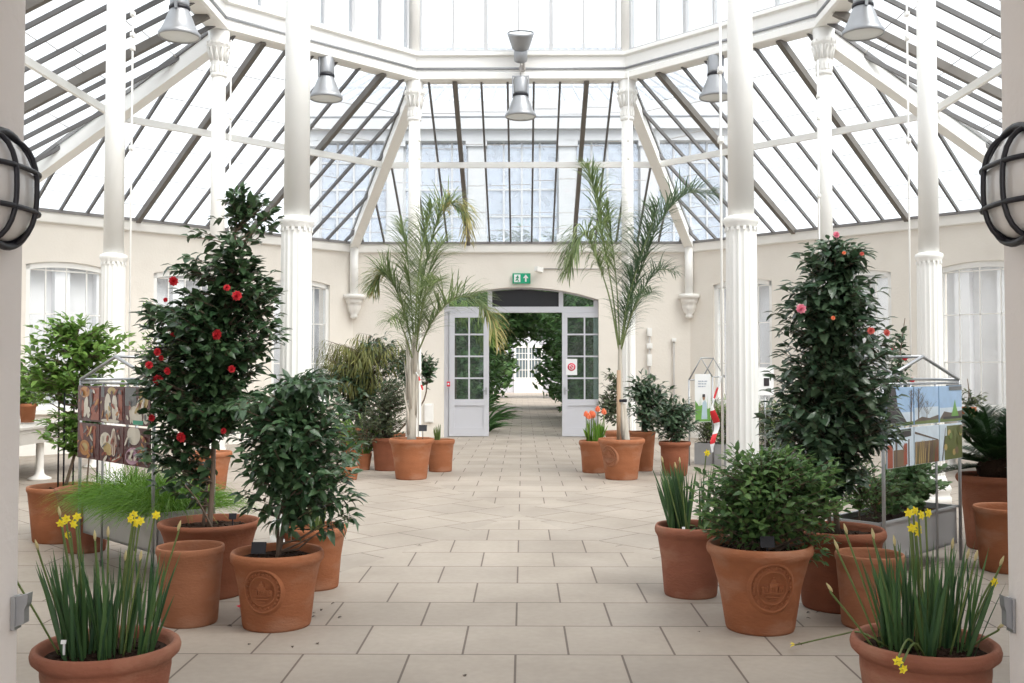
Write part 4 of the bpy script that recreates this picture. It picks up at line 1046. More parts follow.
def stand(sx, kind, label, plant, zt, zb):
    # house-shaped frame on the 45-degree line carrying a raised trough and six pictures
    ox = .02 if sx < 0 else -.025
    A = V((sx*2.56+ox, 7.02-13.1, 0)); B = V((sx*3.50+ox, 7.96-13.1, 0))
    t = (B-A).normalized(); nrm = V((-sx*abs(t.y), abs(t.x), 0)).normalized()   # into the octagon
    Lg = (B-A).length; wd = .40; hh = zt-zb
    def q(u, v, z): return A + t*u + nrm*v + V((0, 0, z))
    root = thing('display_stand', label, 'display stand', q(Lg/2, wd/2, 0))
    mb = MB(); th = .012; zc = (zt+zb)/2
    mb.bar(q(0, th/2, zc), q(Lg, th/2, zc), th, hh); mb.bar(q(0, wd-th/2, zc), q(Lg, wd-th/2, zc), th, hh)
    mb.bar(q(th/2, 0, zc), q(th/2, wd, zc), th, hh); mb.bar(q(Lg-th/2, 0, zc), q(Lg-th/2, wd, zc), th, hh)
    for v in (0, wd): mb.bar(q(-.01, v, zt-.008), q(Lg+.01, v, zt-.008), .028, .016)
    for u in (0, Lg): mb.bar(q(u, -.01, zt-.008), q(u, wd+.01, zt-.008), .028, .016)
    mb.bar(q(0, wd/2, zb+.01), q(Lg, wd/2, zb+.01), wd, .02); mb.build('trough', 'galv', root)
    so = MB(); so.bar(q(.02, wd/2, zt-.08), q(Lg-.02, wd/2, zt-.08), wd-.03, .08); so.build('soil', 'soil', root)
    plant(root, q, Lg, wd, zt)
    fr_ = MB(); u0, u1 = .0, Lg; um = (u0+u1)/2; e, pk = 1.425, 1.60
    for v in (-.03, wd+.03):
        for u in (u0, u1): fr_.tube([q(u, v, 0), q(u, v, e)], .0135, 8)
        fr_.tube([q(u0, v, e), q(um, v, pk), q(u1, v, e)], .0135, 8)
    for u, z in ((u0, e), (um, pk), (u1, e)): fr_.tube([q(u, -.03, z), q(u, wd+.03, z)], .011, 8)
    for k in (1, 2): fr_.tube([q(u0+(u1-u0)*k/3, -.03, .0 if k == 2 else .80), q(u0+(u1-u0)*k/3, -.03, 1.40)], .010, 8)
    fr_.tube([q(u0, -.03, 1.40), q(u1, -.03, 1.40)], .010, 8)
    fr_.build('frame', 'metal', root)
    if kind == 'landscape': ca = MB(); ca.bar(q(Lg*.80, -.045, 1.365), q(Lg, -.045, 1.365), .012, .045); ca.build('caption_strip', 'slate', root)
    z0, z1 = .80, 1.385
    for row in range(2):
        for ci in range(3):
            idx = row*3+ci
            cc = ci if sx > 0 else 2-ci          # left to right as read
            ua, ub = u0+(u1-u0)*cc/3+.008, u0+(u1-u0)*(cc+1)/3-.008
            za = z0+(z1-z0)/2*(1-row)+.008; zb_ = z0+(z1-z0)/2*(2-row)-.008
            if sx < 0: ua, ub = ub, ua
            mats = [('skyblue' if row == 0 else 'skypale') if kind == 'landscape' else 'maroon']
            pm = MB()
            pm.bar(q(ua, -.05, (za+zb_)/2), q(ub, -.05, (za+zb_)/2), .010, zb_-za)
            for j, (mt, poly) in enumerate(panel_shapes(kind, idx)):
                if mt not in mats: mats.append(mt)
                d = -.0555-.0004*(j+1)
                pm.add([q(ua+(ub-ua)*min(.99, max(.01, x)), d, za+(zb_-za)*min(.99, max(.01, y))) for x, y in poly], [tuple(range(len(poly)))], mats.index(mt))
            pm.build('picture', mats, root)
    return root
def grass_plant(root, q, Lg, wd, hh):
    mb = MB(); r = random.Random(4)
    for i in range(3000):
        u, v = r.uniform(.03, Lg-.22), r.uniform(.03, wd-.03)
        o_ = V(((u/Lg-.5)*.3-.12, (v/wd-.5)*1.9, 0)); d = q(o_.x*1+1, o_.y, 0)-q(1, 0, 0) + V((r.gauss(0, .32), r.gauss(0, .32), .75))
        dd = d.normalized(); ang = r.uniform(0, PI); side = V((math.cos(ang), math.sin(ang), 0)); side = (side-dd*side.dot(dd)).normalized()
        hz = V((d.x, d.y, 0))
        mb.blade(q(u, v, hh-.05), dd, side, r.uniform(.30, .60), .0042, hz*.8, 5, 0, 1.7)
    o = mb.build('grass', 'grass', root, kind='stuff')
def pelargonium_plant(root, q, Lg, wd, hh):
    bk = MB(); lf = MB(); l2 = MB()
    for j, (u, m_, hgt, n) in enumerate(((.10, l2, .34, 90), (.35, l2, .26, 60), (.62, lf, .26, 60), (.88, lf, .30, 66), (1.15, lf, .26, 56))):
        b = q(u, wd/2, hh-.06); T = trunk_tube(bk, [b, b+V((0, 0, hgt*.5)), b+V((0, 0, hgt))], .008, .004)
        crown(lf if m_ is lf else l2, bk, T, [(b+V((0, 0, hgt*.95)), .22, .22, .21)], n, .058 if m_ is lf else .05, .055 if m_ is lf else .022, 60+j, 5, .14, .0, .1)
    lf.build('round_leaves', 'roundleaf', root, label='pale rounded leaves'); l2.build('fine_leaves', 'rubusleaf', root, label='small pointed leaves'); bk.build('branches', 'bark', root)
stand(-1, 'collage', 'metal stand with a collage of bulbs and garlic above a trough of bright grass', grass_plant, .49, .20)
stand(1, 'landscape', 'metal stand with landscape photographs above a trough of pale leafy plants', pelargonium_plant, .43, .13)

# third stand, beyond the near right column
A = V((2.78, 2.86, 0)); B = V((4.05, 1.6, 0)); t = (B-A).normalized(); nrm = V((-t.y, t.x, 0))
def q3(u, v, z): return A+t*u+nrm*v+V((0, 0, z))
root = thing('display_stand', 'metal stand with a narrow white and green banner behind the near right column', 'display stand', (A+B)/2)
Lg = (B-A).length
mb = MB()
for v in (0, .42): mb.bar(q3(0, v, .17), q3(Lg, v, .17), .012, .34)
for u in (0, Lg): mb.bar(q3(u, 0, .17), q3(u, .42, .17), .012, .34)
mb.bar(q3(0, .21, .01), q3(Lg, .21, .01), .42, .02); mb.build('trough', 'galv', root)
so = MB(); so.bar(q3(.02, .21, .26), q3(Lg-.02, .21, .26), .39, .08); so.build('soil', 'soil', root)
bk, lf, l2 = MB(), MB(), MB()
for j, u in enumerate((.1, .35, .6, .9, 1.2, 1.5)):
    b = q3(u, .2, .28); T = trunk_tube(bk, [b, b+V((0, 0, .25)), b+V((0, 0, .5))], .008, .003)
    crown(lf if j % 2 == 0 else l2, bk, T, [(b+V((0, 0, .40)), .32, .30, .42)], 130, .10 if j % 2 else .09, .016, 90+j, 6, .25, -.1)
lf.build('grey_leaves', 'fineleaf', root); l2.build('green_leaves', 'lemonleaf', root); bk.build('branches', 'bark', root)
st = root
fr_ = MB(); Zs = 15.7
pp = [W(689, 380, Zs), W(701, 358, Zs), W(712.5, 377, Zs)]
for p in (pp[0], pp[2]): fr_.tube([V((p.x, p.y, 0)), p], .013, 8)
fr_.tube(pp, .013, 8); sh = V((.25, .3, 0)); fr_.tube([p+sh for p in pp], .013, 8)
for p in pp: fr_.tube([p, p+sh], .010, 6)
fr_.build('frame', 'metal', st)
def banner(x0, x1, y0, y1, Z, parent, nm='banner'):
    a, b = W(x0, y1, Z), W(x1, y0, Z); w, hgt = b.x-a.x, b.z-a.z
    m_ = MB(); m_.box(((a.x+b.x)/2, a.y, (a.z+b.z)/2), (w, .01, hgt)); mats = ['signwhite', 'textgrey', 'leafp', 'shirt', 'skin', 'roofp']
    def sh_(mi, poly, j): m_.add([(a.x+w*x, a.y-.006-.0006*j, a.z+hgt*y) for x, y in poly], [tuple(range(len(poly)))], mi)
    sh_(2, [(.02, .01), (.98, .01), (.98, .30), (.7, .26), (.5, .36), (.25, .33), (.02, .45)], 1)
    for i in range(9): sh_(2, [(.05+.1*i, .2), (.09+.1*i, .2), (.08+.1*i+.02*(i % 3), .42+.05*(i % 4))], 2)
    sh_(3, [(.40, .06), (.78, .06), (.74, .40), (.62, .46), (.48, .40)], 3)
    sh_(4, [(.56+.09*math.cos(2*PI*i/12), .51+.06*math.sin(2*PI*i/12)) for i in range(12)], 4)
    sh_(5, [(.47, .52), (.65, .52), (.64, .58), (.48, .58)], 5)
    for i in range(3):
        for k, (xa, xb) in enumerate(((.2, .38), (.42, .55), (.6, .78-.06*i))): sh_(1, [(xa, .84-.055*i), (xb, .84-.055*i), (xb, .86-.055*i), (xa, .86-.055*i)], 6)
    m_.build(nm, mats, parent)
banner(695, 710.5, 374, 422, Zs-.03, st)
c = W(765, 378, 15.0); root = thing('notice_board', 'white notice on a thin stake just right of the near right column', 'sign', V((c.x, c.y, 0)))
mb = MB(); mb.tube([V((c.x, c.y+.02, 0)), V((c.x, c.y+.02, c.z))], .012, 6); mb.build('stake', 'metal', root)
mb = MB(); mb.box(c-V((0, 0, .05)), (.26, .012, .42)); mb.box(c+V((.02, -.008, -.06)), (.08, .006, .12), mi=1); mb.build('board', ['signwhite', 'roofp'], root)

# red and white barrier tape
def tape(pts, wd, label, Z):
    P_ = catmull([W(a, b, Z+d) for a, b, d in pts], 7); mb = MB(); vs = []
    for i, p in enumerate(P_):
        t = i/(len(P_)-1); a = 1.2*math.sin(t*7)+.5; w = wd*(.55+.45*abs(math.sin(t*PI*.95+.15)))
        sd = V((math.cos(a), math.sin(a)*.7, .25))
        n_ = sd.cross(V((0, 0, 1))).normalized()*.012
        vs += [p-sd*w, p+n_, p+sd*w]
    for i in range(len(P_)-1):
        mb.add([vs[i*3+k] for k in (0, 1, 2, 3, 4, 5)], [(0, 1, 4, 3), (1, 2, 5, 4)], (i//5) % 2, True)
    p = W(*pts[-1][:2], Z)
    tag(mb.build('barrier_tape', ['signwhite', 'tapeRed'], origin=p), label, 'barrier tape')
tape([(721, 376, 0), (716, 392, 0), (712, 408, -.03), (717, 425, .03), (713, 440, 0), (712, 452, 0)], .028, 'twisted red and white barrier tape hanging beside the near right column', 8.40)
tape([(416, 372, 0), (419, 378, 0), (421, 384, 0), (423, 391, 0)], .016, 'short scrap of red and white barrier tape tied to the left palm', 13.5)

# ---- right pots
c, rb, rt, h = potdim(835, 612, 35, 46, 526); ZC2 = c.y+13.1
root = thing('potted_camellia', 'tall cone-shaped dark camellia with pink flowers in a terracotta pot on the right', 'potted plant', c)
pot(root, c, rb, rt, h, 'rolled', 'terra4')
bk = MB(); s = c+V((0, 0, h-.06))
T = trunk_tube(bk, [s, W(832, 460, ZC2), W(829, 380, ZC2), W(832, 300, ZC2), W(835, 242, ZC2)], .02, .005)
trunk_tube(bk, [s+V((-.04, 0, 0)), W(822, 450, ZC2), W(815, 400, ZC2)], .011, .004)
lf = MB()
crown(lf, bk, T, [blob(833, 268, 40, 28, ZC2), blob(831, 295, 50, 26, ZC2), blob(826, 315, 52, 34, ZC2), blob(850, 335, 48, 34, ZC2), blob(812, 370, 44, 34, ZC2), blob(850, 385, 50, 34, ZC2), blob(815, 425, 52, 36, ZC2), blob(860, 425, 42, 30, ZC2), blob(820, 470, 46, 26, ZC2), blob(785, 405, 22, 26, ZC2)], 820, .096, .050, 17, 6, .26, .36, .2)
crown(lf, bk, T, [blob(836, 248, 34, 10, ZC2), blob(790, 335, 14, 14, ZC2), blob(887, 345, 14, 18, ZC2)], 36, .085, .036, 171, 6, .18, .3)
lf.build('foliage', 'darkleaf2', root); bk.build('branches', 'bark', root)
for (px, py, sz, m_) in ((801, 309, .032, 'pink'), (836, 235, .022, 'pink'), (871, 331, .024, 'coral'), (886, 333, .024, 'coral'), (862, 254, .014, 'coral'), (833, 318, .014, 'orange'), (844, 253, .012, 'orange')):
    rosette(root, W(px, py, ZC2-(.40 if m_ != 'coral' else .34)), (R.uniform(-.4, .4), -1, .2), sz, m_)

# thin red camellia behind
c = V((3.55, -3.55, 0)); rb, rt, h = .17, .25, .45; Zt = c.y+13.1
root = thing('potted_camellia', 'thin camellia with small red flowers behind the landscape stand, beside the far right column', 'potted plant', c)
pot(root, c, rb, rt, h, 'rolled', 'terra')
bk = MB(); T = trunk_tube(bk, [c+V((0, 0, h-.06)), W(893, 420, Zt), W(898, 370, Zt), W(905, 318, Zt)], .012, .004)
lf = MB(); crown(lf, bk, T, [blob(900, 350, 14, 34, Zt), blob(890, 375, 22, 20, Zt), blob(885, 415, 26, 24, Zt), blob(905, 390, 14, 24, Zt)], 110, .075, .035, 19, 5, .2, .2)
lf.build('foliage', 'darkleaf', root); bk.build('branches', 'bark', root)
for px, py in ((905, 358), (893, 349), (912, 380), (877, 421), (874, 412)): rosette(root, W(px, py, Zt-.25), (R.uniform(-.4, .4), -1, .1), .026, 'red' if py < 400 else 'orange')

# jasmine bush with badge pot
c, rb, rt, h = potdim(757.5, 634, 33.5, 52, 541); Z4 = c.y+13.1
root = thing('potted_jasmine', 'spreading light green bush in a terracotta pot with a round badge, front right', 'potted plant', c)
pot(root, c, rb, rt, h, 'rolled', 'terra'); medallion(root, c, rb, rt, h, -PI/2+.05, .285, .132, 'terra')
bk = MB(); s = c+V((0, 0, h-.06)); T = trunk_tube(bk, [s, W(758, 510, Z4), W(762, 480, Z4)], .016, .008)
lf = MB()
crown(lf, bk, T, [blob(762, 480, 62, 34, Z4), blob(728, 505, 42, 34, Z4), blob(798, 500, 48, 36, Z4), blob(765, 512, 54, 24, Z4), blob(812, 470, 32, 26, Z4)], 560, .064, .030, 23, 7, .2, .1, .1, 1.0)
crown(lf, bk, T, [blob(822, 540, 12, 22, Z4, .1), blob(716, 520, 14, 18, Z4, .1), blob(778, 455, 30, 10, Z4)], 50, .060, .028, 231, 7, .18, .3, .1, 1.0)
lf.build('foliage', 'rubusleaf', root); bk.build('branches', 'bark', root)
marker(c+V((0, -.19, h-.05)), .06, .08, 'black plant label at the front of the jasmine pot')
# narcissus leaves pot
c, rb, rt, h = potdim(689, 598, 26, 35, 523); Z5 = c.y+13.1
root = thing('potted_narcissus', 'terracotta pot of upright grey green narcissus leaves left of the jasmine bush', 'potted plant', c)
pot(root, c, rb, rt, h, 'rolled', 'terra2')
mb = MB(); blades_clump(mb, c+V((0, 0, h-.05)), rt*.74, 120, .43, .018, .22, 29, .15, 8); mb.build('leaves', 'blade', root)
for px, py in ((655, 462), (668, 468), (672, 463)): daffodil(root, c+V((R.uniform(-.1, 0), R.uniform(-.1, 0), h-.05)), W(px+8, py, Z5), (0, -.3, 1), bud=True)
daffodil(root, c+V((.05, 0, h-.05)), W(707, 453, Z5), (.3, -1, .1), .026)
marker(c+V((-.07, -.15, h-.05)), .045, .02, 'white plant label in the narcissus pot', 'signwhite')

# cycad
c = V((4.04, -4.62, 0)); rb, rt, h = .24, .32, .62; Zt = c.y+13.1
root = thing('potted_cycad', 'dark green cycad with stiff upright fronds in a terracotta pot at the far right', 'potted plant', c)
pot(root, c, rb, rt, h, 'rolled', 'terra4')
tr = MB(); tr.lathe([(.10, h-.06), (.14, h-.0), (.15, h+.06), (.12, h+.13), (.05, h+.16)], 20, c, True, True, flute=lambda k, i: 1+.08*((k+i) % 2)); tr.build('trunk', 'soil', root)
def frond(ml, ms, pts, n, L, Wd, lift=.3, droop=.5, r0=.010, start=.25, seed=0, mi=0, vshape=.35, plume=False):
    r = random.Random(seed); P_ = catmull(pts, 8); k = len(P_)
    ms.tube(P_, [r0*(1-.85*i/(k-1)) for i in range(k)], 6)
    for i in range(n):
        t = start+(1-start)*i/(n-1); f_ = t*(k-1); j = min(int(f_), k-2); p = P_[j].lerp(P_[j+1], f_-j); d = (P_[j+1]-P_[j]).normalized()
        sd = d.cross(V((0, 0, 1))); sd = sd.normalized() if sd.length > .08 else d.cross(V((0, 1, 0))).normalized()
        up = sd.cross(d)
        env = L*(.45+.55*math.sin(PI*min(1, (t-start)/(1-start)*.9+.12)))
        for s_ in (-1, 1):
            ld = sd*s_*(1.0 if not plume else r.uniform(.5, 1)) + d*r.uniform(.45, .9) + up*(vshape+(r.uniform(-.7, .7) if plume else r.uniform(-.1, .1)))
            ll = env*r.uniform(.8, 1.12); ld.normalize()
            side = ld.cross(V((0, 0, 1)) if abs(ld.z) < .95 else V((0, 1, 0))).normalized()
            ml.blade(p, ld, side, ll, Wd, V((0, 0, 0)), 4, mi, droop*r.uniform(.6, 1.4))
ml, ms = MB(), MB(); ct = c+V((0, 0, h+.08))
for i in range(54):
    a = i*2.4+.3; el = R.uniform(-.15, 1.35); L_ = R.uniform(.46, .60); d = V((math.cos(a)*math.cos(el), math.sin(a)*math.cos(el), math.sin(el)))
    frond(ml, ms, [ct, ct+d*L_*.4, ct+d*L_*.75+V((0, 0, -.01)), ct+d*L_-V((0, 0, .05))+V((d.x, d.y, 0))*.06], 36, .14, .013, .3, .15, .007, .18, i)
ml.build('fronds', 'cycad', root); ms.build('frond_stems', 'cycad', root)

# ---- mid-distance pots
def pot_at(cx, yb, hwb, hwr, yr, name, label, cat, style='rolled', mat='terra'):
    c, rb, rt, h = potdim(cx, yb, hwb, hwr, yr); root = thing(name, label, cat, c); pot(root, c, rb, rt, h, style, mat); return root, c, rb, rt, h, c.y+13.1
# left palm
root, c, rb, rt, h, Z = pot_at(411.5, 480, 15.5, 22.5, 438, 'potted_palm', 'tall feathery palm in a terracotta pot left of the doorway', 'potted plant')
tk = MB(); s = c+V((0, 0, h-.06))
trunk_tube(tk, [s, W(412.5, 405, Z), W(413.5, 370, Z), W(415, 335, Z)], .066, .04, 10)
for i in range(22):
    a = R.uniform(0, 6.28); zz = R.uniform(.05, 1.0); b = V((s.x+.058*math.cos(a), s.y+.058*math.sin(a), h+zz)); e_ = R.uniform(.02, .12)
    tk.tube([b, b+V((.012*math.cos(a), .012*math.sin(a), .3)), b+V((e_*math.cos(a), e_*math.sin(a), R.uniform(.5, .75)))], [.020, .018, .004], 6)
tk.build('trunk', 'palmbark', root)
def fr(ml, ms, pts, Z, **k): frond(ml, ms, [W(a, b, Z+d) for a, b, d in pts], **k)
def KK(**k): return dict(dict(n=110, L=.58, Wd=.0135, droop=.65, r0=.013, plume=True, start=.12), **k)
ml, ms, md = MB(), MB(), MB()
fr(ml, ms, [(416, 350, 0), (422, 285, .05), (435, 228, .1), (449, 204, .1), (464, 216, .05)], Z, **KK(seed=1, n=100))
fr(ml, ms, [(415, 350, 0), (417, 295, -.1), (423, 245, -.2), (432, 205, -.25)], Z, **KK(seed=2, n=115, L=.60, droop=.5))
fr(ml, ms, [(414, 355, 0), (405, 315, .1), (393, 284, .2), (382, 274, .2), (374, 288, .2)], Z, **KK(seed=3))
fr(ml, ms, [(415, 355, 0), (411, 300, .2), (407, 255, .3), (402, 222, .4)], Z, **KK(seed=4, L=.58, droop=.5))
fr(ml, ms, [(418, 352, 0), (432, 322, -.2), (452, 300, -.3), (474, 298, -.35), (492, 318, -.4)], Z, **KK(seed=5))
fr(ml, ms, [(413, 360, 0), (405, 335, -.3), (397, 318, -.5), (388, 322, -.7)], Z, **KK(seed=6, n=54, L=.38, droop=1.1))
fr(ml, ms, [(416, 350, 0), (423, 300, .5), (432, 262, .8), (444, 240, 1.1)], Z, **KK(seed=7))
fr(ml, ms, [(416, 352, 0), (420, 320, -.4), (428, 290, -.7), (440, 280, -1.0)], Z, **KK(seed=18, L=.40))
fr(md, ms, [(440, 216, .1), (453, 203, .12), (465, 214, .08), (467, 240, .05)], Z, **KK(seed=8, n=50, L=.44, droop=1.8, r0=.007, start=.05))
fr(md, ms, [(480, 302, -.36), (491, 318, -.4), (498, 345, -.42)], Z, **KK(seed=9, n=26, L=.44, droop=1.6, r0=.006, start=.05))
fr(md, ms, [(386, 275, .2), (378, 276, .2), (373, 292, .2)], Z, **KK(seed=19, n=22, L=.36, droop=1.6, r0=.006, start=.05))
ml.build('fronds', 'palm', root); md.build('dry_fronds', 'palmdry', root, label='yellowing frond tips'); ms.build('frond_stems', 'rachis', root)
marker(V((c.x+.17, c.y-.12, h-.05)), .16, .11, 'black plant label in the left palm pot')
# right palm
root, c, rb, rt, h, Z = pot_at(621, 480, 16, 23.5, 438, 'potted_palm', 'tall spreading palm tied to a timber stake right of the doorway', 'potted plant')
medallion(root, c, rb, rt, h, -PI/2-.75, .33, .13, 'terra3')
tk = MB(); s = c+V((0, 0, h-.06))
trunk_tube(tk, [s+V((.05, 0, 0)), W(620.5, 400, Z), W(620, 370, Z), W(620, 345, Z)], .045, .026, 8); trunk_tube(tk, [s+V((.07, -.03, 0)), W(625, 422, Z), W(624, 404, Z)], .05, .03, 8); tk.build('trunk', 'palmbark', root)
sk = MB(); b = s+V((-.045, -.06, 0)); sk.tube([b, b+V((.005, 0, 1.0))], .028, 10); sk.build('stake', 'cane', root)
ti = MB(); ti.lathe([(.075, 0), (.078, .02), (.075, .04)], 20, V((s.x, s.y-.02, W(620, 402, Z).z))); ti.build('tie', 'black', root)
ml, ms, md = MB(), MB(), MB()
fr(ml, ms, [(619, 350, 0), (612, 290, 0), (602, 235, .1), (594, 190, .15), (588, 168, .2)], Z, **KK(seed=11, start=.34))
fr(ml, ms, [(619, 350, 0), (610, 300, -.1), (598, 262, -.2), (587, 236, -.25), (576, 242, -.3), (568, 272, -.3)], Z, **KK(seed=12, start=.32, droop=1.5))
fr(md, ms, [(621, 350, 0), (629, 305, 0), (644, 262, .1), (660, 222, .15), (686, 194, .1), (714, 194, .05)], Z, **KK(seed=13, n=150, L=.60))
fr(md, ms, [(620, 350, 0), (627, 305, -.1), (638, 265, -.2), (650, 230, -.4), (658, 205, -.5)], Z, **KK(seed=14, n=120, L=.58))
fr(ml, ms, [(620, 350, 0), (617, 290, .3), (612, 240, .5), (606, 205, .6)], Z, **KK(seed=15, start=.36))
fr(md, ms, [(621, 350, 0), (632, 312, .2), (646, 285, .3), (660, 270, .35), (676, 272, .4)], Z, **KK(seed=16, n=70, L=.40))
fr(md, ms, [(621, 350, 0), (629, 322, -.3), (639, 300, -.6), (652, 292, -.9)], Z, **KK(seed=17, n=70, L=.38))
ml.build('fronds', 'palm', root); md.build('dark_fronds', 'palmdark', root); ms.build('frond_stems', 'rachis', root)

root, c, rb, rt, h, Z = pot_at(440.5, 472, 11.5, 14.5, 439, 'potted_bulbs', 'terracotta pot of short green shoots right of the left palm, beside the doorway', 'potted plant')
mb = MB(); blades_clump(mb, c+V((0, 0, h-.05)), rt*.6, 26, .26, .02, .2, 61, .2, 5); mb.build('leaves', 'stemgreen', root)
root, c, rb, rt, h, Z = pot_at(594, 473, 12, 15.5, 440, 'potted_tulips', 'terracotta pot of orange tulips left of the right palm', 'potted plant')
mb = MB(); blades_clump(mb, c+V((0, 0, h-.05)), rt*.75, 60, .34, .028, .25, 62, .25, 8); mb.build('leaves', 'grass', root)
for i in range(9):
    a = i*2.4; p = c+V((rt*.75*math.sqrt(i/9)*math.cos(a), rt*.6*math.sqrt(i/9)*math.sin(a), h-.05)); t_ = p+V((R.uniform(-.03, .03), 0, R.uniform(.34, .46)))
    so_ = MB(); so_.tube([p, t_], .006, 5); so_.build('flower_stem', 'stemgreen', root)
    f_ = MB()
    for k in range(6): f_.leaf(t_, V((math.cos(k*PI/3)*.45, math.sin(k*PI/3)*.45, 1)), V((math.cos(k*PI/3), math.sin(k*PI/3), .2)), .095, .06, .25)
    f_.build('flower', 'orange', root)
root, c, rb, rt, h, Z = pot_at(642, 471, 10, 13, 431, 'potted_shrub', 'rounded dark shrub in a tall terracotta pot right of the right palm', 'potted plant', 'plain')
c0 = c; bk = MB(); T = trunk_tube(bk, [c+V((0, 0, h-.06)), c+V((0, 0, h+.3)), c+V((0, 0, h+.6))], .02, .008)
lf = MB(); crown(lf, bk, T, [blob(652, 402, 27, 26, Z), blob(645, 390, 20, 18, Z), blob(665, 408, 16, 16, Z)], 170, .12, .045, 33, 6, .25, .2)
lf.build('foliage', 'darkleaf2', root); bk.build('branches', 'bark', root)
root, c, rb, rt, h, Z = pot_at(674, 476, 12.5, 16, 441, 'potted_shrub', 'low wide dark shrub in a bulging terracotta pot left of the banner stand', 'potted plant', 'bowl', 'terra4')
bk = MB(); T = trunk_tube(bk, [c+V((0, 0, h-.06)), c+V((0, 0, h+.2)), c+V((0, 0, h+.4))], .02, .008)
lf = MB(); crown(lf, bk, T, [blob(674, 420, 24, 20, Z), blob(684, 408, 14, 10, Z), blob(662, 425, 12, 14, Z)], 170, .10, .04, 34, 6, .2, .2)
lf.build('foliage', 'darkleaf2', root); bk.build('branches', 'bark', root)
c = V((1.62, 3.3, 0)); Z = c.y+13.1
root = thing('potted_shrub', 'pale variegated shrub behind the orange tulips beside the right door', 'potted plant', c); pot(root, c, .18, .25, .5, 'rolled', 'terra')
bk = MB(); T = trunk_tube(bk, [c+V((0, 0, .44)), c+V((0, 0, .8)), c+V((0, 0, 1.3))], .02, .006)
lf = MB(); crown(lf, bk, T, [blob(609, 392, 9, 24, Z), blob(606, 405, 12, 16, Z), blob(613, 380, 7, 10, Z)], 90, .09, .04, 35, 6, .2, .2)
lf.build('foliage', 'fineleaf', root); bk.build('branches', 'bark', root)

# plants against the left wall
root, c, rb, rt, h, Z = pot_at(388, 471, 13, 17, 437, 'potted_shrub', 'dense fine-leaved grey green shrub in a dark pot behind the left palm', 'potted plant', 'rolled', 'terra4')
bk = MB(); T = trunk_tube(bk, [c+V((0, 0, h-.06)), c+V((-.05, 0, h+.3)), c+V((-.05, 0, h+.8))], .02, .006)
lf = MB(); crown(lf, bk, T, [blob(386, 414, 27, 28, Z), blob(370, 430, 24, 22, Z), blob(396, 395, 20, 18, Z)], 460, .07, .026, 43, 7, .2, .1)
lf.build('foliage', 'fineleaf', root); bk.build('branches', 'bark', root)
root, c, rb, rt, h, Z = pot_at(364, 470, 6, 8, 453, 'potted_lily', 'small relief-patterned terracotta pot of strap leaves left of the dense grey green shrub', 'potted plant', 'plain', 'terra')
mb = MB(); blades_clump(mb, c+V((0, 0, h-.05)), rt*.6, 60, .95, .035, .7, 44, .8, 4, 1.0); mb.build('leaves', 'lemonleaf', root)
root, c, rb, rt, h, Z = pot_at(350, 480, 7, 9.5, 466, 'potted_herb', 'small low terracotta pot seen at the right edge of the leafy shrub', 'potted plant', 'plain', 'terra')
mb = MB(); blades_clump(mb, c+V((0, 0, h-.05)), rt*.6, 26, .3, .02, .4, 45, .5, 4, .6); mb.build('leaves', 'midleaf', root)
c = V((-2.75, 3.6, 0)); Z = c.y+13.1
root = thing('potted_tree', 'wide weeping olive green tree against the left wall beside the palm', 'potted plant', c); pot(root, c, .24, .33, .55, 'rolled', 'terra')
bk = MB(); T = trunk_tube(bk, [c+V((0, 0, .5)), W(362, 400, Z), W(365, 360, Z), W(370, 335, Z)], .035, .01)
lf = MB(); l2 = MB()
crown(lf, bk, T, [blob(352, 352, 40, 20, Z), blob(335, 362, 24, 24, Z), blob(388, 352, 26, 18, Z), blob(360, 378, 36, 16, Z)], 260, .20, .020, 46, 8, .35, 1.3, .3, .5)
crown(l2, bk, T, [blob(342, 378, 32, 18, Z), blob(375, 388, 30, 16, Z), blob(394, 365, 20, 28, Z), blob(350, 402, 34, 18, Z), blob(378, 345, 22, 14, Z), blob(345, 430, 30, 22, Z), blob(375, 425, 25, 22, Z)], 330, .13, .055, 47, 6, .25, .3)
lf.build('weeping_leaves', 'oliveleaf', root); l2.build('foliage', 'darkleaf2', root); bk.build('branches', 'bark', root)
c = V((-2.3, 5.0, 0)); Z = c.y+13.1
root = thing('potted_shrub', 'dark broad-leaved shrub just right of the left palm trunk', 'potted plant', c); pot(root, c, .18, .25, .35, 'rolled', 'terra')
bk = MB(); T = trunk_tube(bk, [c+V((0, 0, .3)), W(424, 400, Z), W(426, 360, Z)], .02, .008)
lf = MB(); crown(lf, bk, T, [blob(428, 364, 9, 16, Z), blob(405, 365, 14, 20, Z)], 90, .13, .06, 48, 6, .22, .4)
lf.build('foliage', 'darkleaf', root); bk.build('branches', 'bark', root)

